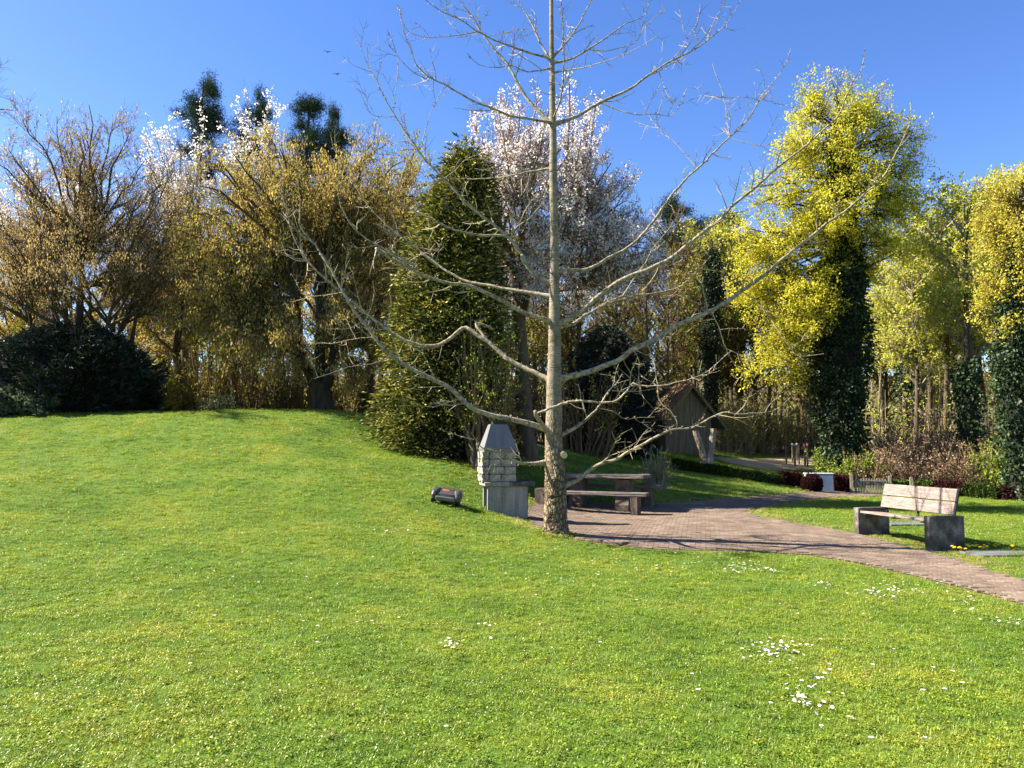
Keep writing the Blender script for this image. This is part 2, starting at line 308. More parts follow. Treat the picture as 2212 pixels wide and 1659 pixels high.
GX, GY = np.meshgrid(gx, gy); GZ = H(GX, GY)
rg = np.random.default_rng(5)
nx, ny = len(gx), len(gy); idx = np.arange(nx * ny).reshape(ny, nx)
quads = np.stack([idx[:-1, :-1], idx[:-1, 1:], idx[1:, 1:], idx[1:, :-1]], -1).reshape(-1, 4)
gm = MB().add(np.stack([GX, GY, GZ], -1), quads).mesh('ground', None, True)
for nm, val in (('wood', wood(GX, GY)), ('sand', sand(GX, GY))):
    a = gm.attributes.new(nm, 'FLOAT', 'POINT'); a.data.foreach_set('value', val.ravel().astype(np.float32))
def ground_mat():
    m, nt, out = newmat('lawn_ground'); g = N(nt, 'ShaderNodeNewGeometry'); pos = g.outputs['Position']
    lawn = ramp(nt, noise(nt, pos, 1.1, 5), [(0.3, (0.055, 0.105, 0.012)), (0.52, (0.085, 0.145, 0.018)), (0.72, (0.14, 0.175, 0.026))])
    lawn = mixc(nt, 1.0, lawn, ramp(nt, noise(nt, pos, 38, 3, 0.7), [(0.3, (0.45, 0.5, 0.45)), (0.7, (1.3, 1.25, 1.2))]), 'MULTIPLY')
    litter = ramp(nt, noise(nt, pos, 5, 6, 0.7), [(0.3, (0.05, 0.038, 0.02)), (0.5, (0.11, 0.085, 0.045)), (0.7, (0.10, 0.12, 0.03))])
    sandc = ramp(nt, noise(nt, pos, 6, 6), [(0.3, (0.30, 0.23, 0.13)), (0.7, (0.46, 0.38, 0.24))])
    aw = N(nt, 'ShaderNodeAttribute', attribute_name='wood'); as_ = N(nt, 'ShaderNodeAttribute', attribute_name='sand')
    nz = noise(nt, pos, 2.2, 5)
    def edge(a):
        ad = N(nt, 'ShaderNodeMath', operation='ADD'); nt.links.new(a, ad.inputs[0]); nt.links.new(nz, ad.inputs[1])
        return ramp(nt, ad.outputs[0], [(0.85, (0, 0, 0)), (1.05, (1, 1, 1))])
    c = mixc(nt, edge(aw.outputs['Fac']), lawn, litter); c = mixc(nt, edge(as_.outputs['Fac']), c, sandc)
    p = N(nt, 'ShaderNodeBsdfPrincipled'); nt.links.new(c, p.inputs['Base Color']); p.inputs['Roughness'].default_value = 0.95; p.inputs['Specular IOR Level'].default_value = 0.1
    b = N(nt, 'ShaderNodeBump'); b.inputs['Strength'].default_value = 0.7; b.inputs['Distance'].default_value = 0.04
    nt.links.new(noise(nt, pos, 30, 4, 0.7), b.inputs['Height']); nt.links.new(b.outputs[0], p.inputs['Normal'])
    nt.links.new(p.outputs[0], out.inputs[0]); return m
go = mobj('ground', gm, ground_mat()); tag(go, 'rolling mown lawn rising to a mound, woodland floor beyond', 'lawn', kind='structure')

# ------------------------------------------------------------------ paved path and pavers
def tri_poly(P):
    bm = bmesh.new(); vs = [bm.verts.new((p[0], p[1], 0)) for p in P]; f = bm.faces.new(vs)
    bmesh.ops.triangulate(bm, faces=[f])
    for _ in range(3):
        bmesh.ops.subdivide_edges(bm, edges=[e for e in bm.edges if e.calc_length() > 0.5], cuts=1)
        bmesh.ops.triangulate(bm, faces=list(bm.faces))
    return bm
bm = tri_poly(PATH)
for v in bm.verts: v.co.z = h1(v.co.x, v.co.y) + 0.012
bmesh.ops.recalc_face_normals(bm, faces=bm.faces)
if sum(f.normal.z for f in bm.faces) < 0: bmesh.ops.reverse_faces(bm, faces=bm.faces)
me = bpy.data.meshes.new('path'); bm.to_mesh(me); bm.free()
M['sandbed'] = surf('joint_sand', [(0.3, (0.09, 0.07, 0.052)), (0.7, (0.19, 0.148, 0.11))], 4, None, 0.95, 0.4, 60, world=True)
path = mobj('path', me, M['sandbed']); tag(path, 'brown paved path widening to a round seating area', 'path', kind='structure')
def paver_mat():
    m, nt, out = newmat('paver'); g = N(nt, 'ShaderNodeNewGeometry'); oi = N(nt, 'ShaderNodeObjectInfo')
    ad = N(nt, 'ShaderNodeMath', operation='ADD'); nt.links.new(g.outputs['Random Per Island'], ad.inputs[0]); nt.links.new(oi.outputs['Random'], ad.inputs[1])
    fr = N(nt, 'ShaderNodeMath', operation='FRACT'); nt.links.new(ad.outputs[0], fr.inputs[0])
    c = ramp(nt, fr.outputs[0], [(0.0, (0.14, 0.103, 0.077)), (0.4, (0.165, 0.122, 0.091)), (0.8, (0.185, 0.137, 0.102)), (1.0, (0.23, 0.178, 0.137))])
    c = mixc(nt, 1.0, c, ramp(nt, noise(nt, g.outputs['Position'], 1.6, 6, 0.65), [(0.3, (0.66, 0.66, 0.66)), (0.7, (1.2, 1.17, 1.14))]), 'MULTIPLY')
    c = mixc(nt, 1.0, c, ramp(nt, noise(nt, g.outputs['Position'], 45, 4, 0.7), [(0.3, (0.6, 0.6, 0.6)), (0.7, (1.2, 1.2, 1.2))]), 'MULTIPLY')
    p = N(nt, 'ShaderNodeBsdfPrincipled'); nt.links.new(c, p.inputs['Base Color']); p.inputs['Roughness'].default_value = 0.95; p.inputs['Specular IOR Level'].default_value = 0.15
    b = N(nt, 'ShaderNodeBump'); b.inputs['Strength'].default_value = 0.4; b.inputs['Distance'].default_value = 0.01
    nt.links.new(noise(nt, g.outputs['Position'], 60, 4), b.inputs['Height']); nt.links.new(b.outputs[0], p.inputs['Normal'])
    nt.links.new(p.outputs[0], out.inputs[0]); return m
M['paver'] = paver_mat()
def paver_geo(lx, ly, hz, ch=0.006):
    a, b = lx / 2, ly / 2
    V = [(-a, -b, -0.02), (a, -b, -0.02), (a, b, -0.02), (-a, b, -0.02), (-a, -b, hz - ch), (a, -b, hz - ch), (a, b, hz - ch), (-a, b, hz - ch),
         (-a + ch, -b + ch, hz), (a - ch, -b + ch, hz), (a - ch, b - ch, hz), (-a + ch, b - ch, hz)]
    Q = [(8, 9, 10, 11)]
    for o in (0, 4):
        for i in range(4): Q.append((o + i, o + (i + 1) % 4, o + 4 + (i + 1) % 4, o + 4 + i))
    return np.array(V), np.array(Q)
PV, PQ = paver_geo(0.156, 0.096, 0.026)
rp = np.random.default_rng(11)
pa = math.radians(-14); ca, sa = math.cos(pa), math.sin(pa)
uu, vv = np.meshgrid(np.arange(-14, 16, 0.16), np.arange(2, 34, 0.1)); rowi = np.round((vv - 2) / 0.1).astype(int)
uu = uu + (rowi % 2) * 0.08
PX = (uu * ca - vv * sa).ravel(); PY = (uu * sa + vv * ca).ravel()
ok = inpoly(PX, PY, PATH) & (edist(PX, PY, PATH) > 0.045) & (rp.random(len(PX)) > 0.004); PX, PY = PX[ok], PY[ok]
PZ = H(PX, PY); e = 0.05; SX = (H(PX + e, PY) - PZ) / e; SY = (H(PX, PY + e) - PZ) / e
infr = np.abs(PX) < 0.68 * PY
order = np.argsort(np.where(infr, np.hypot(PX, PY), 1e6))
pmesh = MB().add(PV, PQ).mesh('paver'); pmesh.materials.append(M['paver'])
rest = MB(); RV = []; RQ = []
for k, i in enumerate(order):
    n = Vector((-SX[i], -SY[i], 1)).normalized()
    Rm = (n.to_track_quat('Z', 'Y').to_matrix().to_4x4()) if False else Matrix.Identity(4)
    xa = Vector((ca, sa, SX[i] * ca + SY[i] * sa)).normalized(); ya = n.cross(xa)
    jz = rp.normal(0, 0.0025); tw = rp.normal(0, 0.012); xa2 = (xa + ya * tw).normalized(); ya2 = n.cross(xa2)
    if k < 300:
        o = bpy.data.objects.new('paver', pmesh); COL.objects.link(o); o.parent = path
        mt = Matrix((xa2, ya2, n)).transposed().to_4x4(); mt.translation = (PX[i], PY[i], PZ[i] + jz + 0.002); o.matrix_local = mt
    else:
        B = np.array([xa2, ya2, n]); RV.append(PV @ B + np.array([PX[i], PY[i], PZ[i] + jz + 0.002])); RQ.append(PQ + (k - 300) * len(PV))
rest.add(np.concatenate(RV), np.concatenate(RQ)); o = rest.build('paver', M['paver'], path); tag(o, kind='stuff')

# ------------------------------------------------------------------ grass
def tuft(name, rng, nb, rad, hmin, hmax, w):
    V = []; Q = []; T = []; k = 0
    for _ in range(nb):
        a = rng.uniform(0, 6.283); r = rad * math.sqrt(rng.random()); b = np.array([r * math.cos(a), r * math.sin(a), -0.008])
        hh = rng.uniform(hmin, hmax); t = rng.uniform(0, 6.283); ln = hh * rng.uniform(0.15, 0.95); d = np.array([math.cos(t), math.sin(t), 0])
        s = np.array([-d[1], d[0], 0]) * w * rng.uniform(0.6, 1.2)
        m_ = b + d * ln * 0.35 + np.array([0, 0, hh * 0.6]); tip = b + d * ln + np.array([0, 0, hh])
        V += [b - s, b + s, m_ + s * 0.8, m_ - s * 0.8, tip]; Q.append((k, k + 1, k + 2, k + 3)); T.append((k + 3, k + 2, k + 4)); k += 5
    mb = MB(); mb.add(np.array(V), np.array(Q)); mb.Q.append(np.array(T)); return mb.mesh(name)
def grass_mat():
    m, nt, out = newmat('grass_blade'); g = N(nt, 'ShaderNodeNewGeometry'); pos = g.outputs['Position']
    c = ramp(nt, noise(nt, pos, 0.55, 5, 0.6), [(0.32, (0.11, 0.19, 0.011)), (0.5, (0.18, 0.255, 0.015)), (0.68, (0.285, 0.305, 0.026))])
    c = mixc(nt, 1.0, c, ramp(nt, noise(nt, pos, 5, 4, 0.7), [(0.3, (0.55, 0.62, 0.6)), (0.7, (1.35, 1.28, 1.3))]), 'MULTIPLY')
    c = mixc(nt, 1.0, c, ramp(nt, g.outputs['Random Per Island'], [(0.0, (0.6, 0.65, 0.6)), (0.85, (1.15, 1.15, 1.1)), (0.93, (1.5, 1.3, 1.3)), (1.0, (1.9, 1.5, 1.8))]), 'MULTIPLY')
    dry = N(nt, 'ShaderNodeAttribute', attribute_name='dry', attribute_type='INSTANCER')
    c = mixc(nt, dry.outputs['Fac'], c, ramp(nt, g.outputs['Random Per Island'], [(0.0, (0.22, 0.17, 0.05)), (1.0, (0.50, 0.38, 0.15))]))
    d = N(nt, 'ShaderNodeBsdfDiffuse'); t = N(nt, 'ShaderNodeBsdfTranslucent'); nt.links.new(c, d.inputs[0])
    nt.links.new(mixc(nt, 1.0, c, (1.2, 1.15, 0.6), 'MULTIPLY'), t.inputs[0])
    mx = N(nt, 'ShaderNodeMixShader'); mx.inputs[0].default_value = 0.4; nt.links.new(d.outputs[0], mx.inputs[1]); nt.links.new(t.outputs[0], mx.inputs[2])
    gl = N(nt, 'ShaderNodeBsdfGlossy'); gl.inputs['Roughness'].default_value = 0.45; gl.inputs[0].default_value = (0.8, 0.85, 0.7, 1)
    m2 = N(nt, 'ShaderNodeMixShader'); m2.inputs[0].default_value = 0.05; nt.links.new(mx.outputs[0], m2.inputs[1]); nt.links.new(gl.outputs[0], m2.inputs[2])
    nt.links.new(m2.outputs[0], out.inputs[0]); return m
M['grass'] = grass_mat()
def scatter(name, pts, scl, dry, sources, mat, seed):
    cl = bpy.data.collections.new(name + '_tufts')
    for i, me in enumerate(sources):
        me.materials.append(mat); cl.objects.link(bpy.data.objects.new(name + '_tuft', me))
    me = bpy.data.meshes.new(name); me.vertices.add(len(pts)); me.vertices.foreach_set('co', pts.astype(np.float32).ravel())
    for nm, v in (('scl', scl), ('dry', dry)):
        a = me.attributes.new(nm, 'FLOAT', 'POINT'); a.data.foreach_set('value', v.astype(np.float32))
    o = mobj(name, me, mat); gt = bpy.data.node_groups.new(name + '_nodes', 'GeometryNodeTree')
    gt.interface.new_socket('Geometry', in_out='INPUT', socket_type='NodeSocketGeometry'); gt.interface.new_socket('Geometry', in_out='OUTPUT', socket_type='NodeSocketGeometry')
    gi = gt.nodes.new('NodeGroupInput'); gout = gt.nodes.new('NodeGroupOutput')
    ip = gt.nodes.new('GeometryNodeInstanceOnPoints'); ci = gt.nodes.new('GeometryNodeCollectionInfo'); ci.inputs[0].default_value = cl
    ci.inputs['Separate Children'].default_value = True; ci.inputs['Reset Children'].default_value = True
    ip.inputs['Pick Instance'].default_value = True
    rv = gt.nodes.new('FunctionNodeRandomValue'); rv.data_type = 'FLOAT_VECTOR'; rv.inputs[0].default_value = (-0.12, -0.12, 0); rv.inputs[1].default_value = (0.12, 0.12, 6.283); rv.inputs['Seed'].default_value = seed
    na = gt.nodes.new('GeometryNodeInputNamedAttribute'); na.data_type = 'FLOAT'; na.inputs[0].default_value = 'scl'
    gt.links.new(gi.outputs[0], ip.inputs['Points']); gt.links.new(ci.outputs[0], ip.inputs['Instance']); gt.links.new(rv.outputs[0], ip.inputs['Rotation'])
    gt.links.new(na.outputs[0], ip.inputs['Scale']); gt.links.new(ip.outputs[0], gout.inputs[0])
    md = o.modifiers.new('scatter', 'NODES'); md.node_group = gt
    return o
rgx = np.random.default_rng(21)
zones = [(2.6, 6, 620, 1.0), (6, 9, 420, 1.05), (9, 14, 230, 1.2), (14, 22, 110, 1.5), (22, 40, 34, 2.0)]
GP = []; GS = []
for (y0, y1, dens, sc) in zones:
    hw = 0.78 * y1 + 1.5; n = int((y1 - y0) * 2 * hw * dens)
    x = rgx.uniform(-hw, hw, n); y = rgx.uniform(y0, y1, n); k = np.abs(x) < 0.78 * y + 1.5; x, y = x[k], y[k]
    GP.append(np.stack([x, y], 1)); GS.append(np.full(len(x), sc))
GP = np.concatenate(GP); GS = np.concatenate(GS)
inp = inpoly(GP[:, 0], GP[:, 1], PATH); ed = edist(GP[:, 0], GP[:, 1], PATH)
wd = wood(GP[:, 0], GP[:, 1]); sd = sand(GP[:, 0], GP[:, 1])
keep = ~(inp & (ed > 0.06)) & (wd + rgx.uniform(-.3, .3, len(GP)) < 0.6) & (sd + rgx.uniform(-.3, .3, len(GP)) < 0.45)
GP, GS, ed = GP[keep], GS[keep], ed[keep]
far_side = GP[:, 1] > np.interp(GP[:, 0], [0, 4, 6.6, 8], [13.4, 13, 10.6, 8.6])
dry = np.clip(1.1 - ed / np.where(far_side, 0.6, 0.2) + rgx.normal(0, 0.25, len(GP)), 0, 0.95) * (rgx.random(len(GP)) < 0.85)
dry = np.maximum(dry, (rgx.random(len(GP)) < 0.02) * 0.6)
z = H(GP[:, 0], GP[:, 1]); GS = GS * rgx.uniform(0.65, 1.25, len(GP)) * np.where(ed < 0.15, 0.75, 1)
src = [tuft('tuft', np.random.default_rng(s), 26, 0.05, 0.012, 0.034, 0.0020) for s in range(4)]
def clover(rng, n):     # low broad leaves between the blades
    mb = MB(); a = rng.uniform(0, 6.283, n); r_ = .05 * np.sqrt(rng.random(n)); pts = np.column_stack([r_ * np.cos(a), r_ * np.sin(a), rng.uniform(.008, .026, n)])
    b = rng.uniform(0, 6.283, n); u = np.column_stack([np.cos(b), np.sin(b), rng.normal(0, .35, n)]); u /= np.linalg.norm(u, axis=1, keepdims=True); v = np.cross(u, np.array([0, 0, 1.0]) + rng.normal(0, .3, (n, 3))); l = rng.uniform(.008, .015, (n, 1))
    mb.add(np.stack([pts - u * l * .5, pts + v * l * .45, pts + u * l * .5, pts - v * l * .45], 1), np.arange(4 * n).reshape(n, 4)); return mb.mesh('tuft')
src += [clover(np.random.default_rng(50 + s), 26) for s in range(2)]
nb_ = 260; a_ = rgx.uniform(0, 6.283, nb_); rr_ = 0.2 + np.abs(rgx.normal(0, .12, nb_)); tx, ty = gat(1200, 13)[:2]; bx2 = tx + rr_ * np.cos(a_); by2 = ty + rr_ * np.sin(a_)   # longer grass round the tree foot
GP = np.vstack([GP, np.column_stack([bx2, by2])]); z = np.concatenate([z, H(bx2, by2)]); GS = np.concatenate([GS, rgx.uniform(1.2, 2.6, nb_)]); dry = np.concatenate([dry, np.where(rgx.random(nb_) < .25, .6, 0)])
gr = scatter('lawn_grass', np.column_stack([GP, z]), GS, dry, src, M['grass'], 3)
tag(gr, 'short mown green grass covering the lawn', 'grass', kind='stuff')

# ------------------------------------------------------------------ tree kit
def tubes(mb, P, R, k=3):
    P = np.asarray(P, float); R = np.asarray(R, float); n, m, _ = P.shape
    T = nrm(np.gradient(P, axis=1)); ref = np.where(np.abs(T[:, :1, 2:3]) > 0.9, np.array([1.0, 0, 0]), np.array([0, 0, 1.0]))
    A = nrm(np.cross(T, np.broadcast_to(ref, T.shape))); B = np.cross(T, A)
    th = np.arange(k) * 2 * math.pi / k
    V = P[:, :, None] + R[:, :, None, None] * (A[:, :, None] * np.cos(th)[:, None] + B[:, :, None] * np.sin(th)[:, None])
    ix = np.arange(n * m * k).reshape(n, m, k); nxt = np.roll(ix, -1, axis=2)
    Q = np.stack([ix[:, :-1], nxt[:, :-1], nxt[:, 1:], ix[:, 1:]], -1).reshape(-1, 4)
    mb.add(V, Q)
def grow(rng, P, R, n, L, ang=(35, 65), m=5, t0=0.25, t1=1.0, up=0.15, curl=0.04, wob=0.12, rr=0.55, rmin=0.006, shrink=0.4):
    Np, Mp, _ = P.shape; ix = np.repeat(np.arange(Np), n); t = rng.uniform(t0, t1, len(ix)); f = t * (Mp - 1); i = np.clip(f.astype(int), 0, Mp - 2); w = (f - i)[:, None]
    p = P[ix, i] * (1 - w) + P[ix, i + 1] * w; r = R[ix, i] * (1 - w[:, 0]) + R[ix, i + 1] * w[:, 0]
    tn = nrm(P[ix, i + 1] - P[ix, i]); v = rng.normal(size=p.shape); v -= (v * tn).sum(-1, keepdims=True) * tn; v = nrm(v)
    a = np.radians(rng.uniform(ang[0], ang[1], len(ix)))[:, None]; d = tn * np.cos(a) + v * np.sin(a); d[:, 2] += up; d = nrm(d)
    ln = (L * rng.uniform(0.55, 1.3, len(ix)) * (1 - shrink * t))[:, None] / (m - 1)
    out = [p]
    for _ in range(m - 1):
        d = d + rng.normal(0, wob, d.shape); d[:, 2] += curl; d = nrm(d); p = p + d * ln; out.append(p)
    RR = np.maximum((np.maximum(r * rr, rmin * 1.2))[:, None] * np.linspace(1, 0.3, m)[None], rmin * 0.6)
    return np.stack(out, 1), RR
def reach(rng, starts, targets, r0, m=10, lift=0.25, sag=0.0, wob=0.06, rtip=0.012):
    S_ = np.asarray(starts); T_ = np.asarray(targets); L = np.linalg.norm(T_ - S_, axis=1)
    C = S_ * 0.55 + T_ * 0.45; C[:, 2] += L * lift
    t = np.linspace(0, 1, m)[None, :, None]; P = (1 - t) ** 2 * S_[:, None] + 2 * t * (1 - t) * C[:, None] + t ** 2 * T_[:, None]
    nz = np.cumsum(rng.normal(0, 1, P.shape), axis=1); nz -= nz[:, :1]; nz -= nz[:, -1:] * t
    P = P + nz * (wob * L[:, None, None] / m)
    R = np.asarray(r0).reshape(-1, 1) * np.linspace(1, 0, m)[None] ** 0.75 + rtip
    return P, R
def on(rng, P, n, t0=0.0, jit=0.03):
    k = rng.integers(0, len(P), n); f = rng.uniform(t0, 1, n) * (P.shape[1] - 1); i = np.clip(f.astype(int), 0, P.shape[1] - 2); w = (f - i)[:, None]
    return P[k, i] * (1 - w) + P[k, i + 1] * w + rng.normal(0, jit, (n, 3))
def leaves(mb, rng, pts, ln, wd, mode='rand', dirs=None, spread=0.5):
    n = len(pts)
    if mode == 'hang': u = np.column_stack([rng.normal(0, .25, (n, 2)), -np.ones(n)])
    elif mode == 'dir': u = dirs + rng.normal(0, spread, (n, 3))
    else: u = rng.normal(size=(n, 3))
    u = nrm(u); v = nrm(np.cross(u, rng.normal(size=(n, 3)))); l = ln * rng.uniform(0.6, 1.35, (n, 1)); w = wd * rng.uniform(0.6, 1.35, (n, 1)) * 0.5
    a = pts; b = pts + u * l * 0.45 + v * w; c = pts + u * l; d = pts + u * l * 0.45 - v * w
    mb.add(np.stack([a, b, c, d], 1), np.arange(n * 4).reshape(n, 4))
def clumps(mb, rng, pts, k, rad, ln, wd, mode='rand'):
    q = np.repeat(pts, k, 0) + rng.normal(0, rad, (len(pts) * k, 3)); leaves(mb, rng, q, ln, wd, mode)
def ellipsoids(rng, lobes, n, shell=0.55):
    """points in the outer part of a union of ellipsoids (centre, radii)"""
    vol = np.array([l[1][0] * l[1][1] * l[1][2] for l in lobes]) ** 0.67; k = rng.choice(len(lobes), n, p=vol / vol.sum())
    d = nrm(rng.normal(size=(n, 3))); r = rng.uniform(shell ** 3, 1, n) ** (1 / 3)
    c = np.array([l[0] for l in lobes]); a = np.array([l[1] for l in lobes]); return c[k] + d * r[:, None] * a[k]
def trunk_mesh(rng, pts, rads, k=14, sub=6, rough=0.05):
    pts = np.array(pts, float); rads = np.array(rads, float); n = len(pts); t = np.linspace(0, n - 1, (n - 1) * sub + 1)
    P = np.stack([np.interp(t, np.arange(n), pts[:, i]) for i in range(3)], 1); R = np.interp(t, np.arange(n), rads)
    mb = MB(); th = np.arange(k) * 2 * math.pi / k
    rid = np.cumsum(rng.normal(0, rough, (len(P), k)), 0) * 0.35 + rng.normal(0, rough, (1, k)) + rng.normal(0, rough * 0.5, (len(P), k)); rid -= rid.mean(0, keepdims=True) * 0.6; rid = np.clip(rid, -.25, .25)
    V = P[:, None] + (R[:, None] * (1 + rid))[..., None] * np.stack([np.cos(th), np.sin(th), 0 * th], -1)[None]
    ix = np.arange(len(P) * k).reshape(len(P), k); nx_ = np.roll(ix, -1, 1)
    mb.add(V, np.stack([ix[:-1], nx_[:-1], nx_[1:], ix[1:]], -1).reshape(-1, 4)); return mb
def smooth_path(p, step):
    p = np.asarray(p, float); n = len(p); q = np.vstack([2 * p[0] - p[1], p, 2 * p[-1] - p[-2]]); out = []
    for i in range(n - 1):
        a, b, c, d = q[i:i + 4]; k = max(2, int(np.linalg.norm(c - b) / step))
        for t in np.arange(k) / k:
            out.append(0.5 * ((2 * b) + (-a + c) * t + (2 * a - 5 * b + 4 * c - d) * t * t + (-a + 3 * b - 3 * c + d) * t ** 3))
    out.append(p[-1]); return np.array(out)

# ------------------------------------------------------------------ the bare tree in the foreground
TY = 13.0
tb = gat(1200, TY)
def z4(x, y): return (576 + .3472 * x, .3472 * y)
def z5(x, y): return (1152 + .3472 * x, .3472 * y)
def z6(x, y): return (576 + .3472 * x, 518.4 + .3472 * y)
def z7(x, y): return (1152 + .3124 * x, 460.8 + .3124 * y)
def z1(x, y): return (898.6 + .2708 * x, 864 + .2708 * y)
def full(x, y): return (x, y)
def seq(f, *p): return [f(p[i], p[i + 1]) for i in range(0, len(p), 2)]
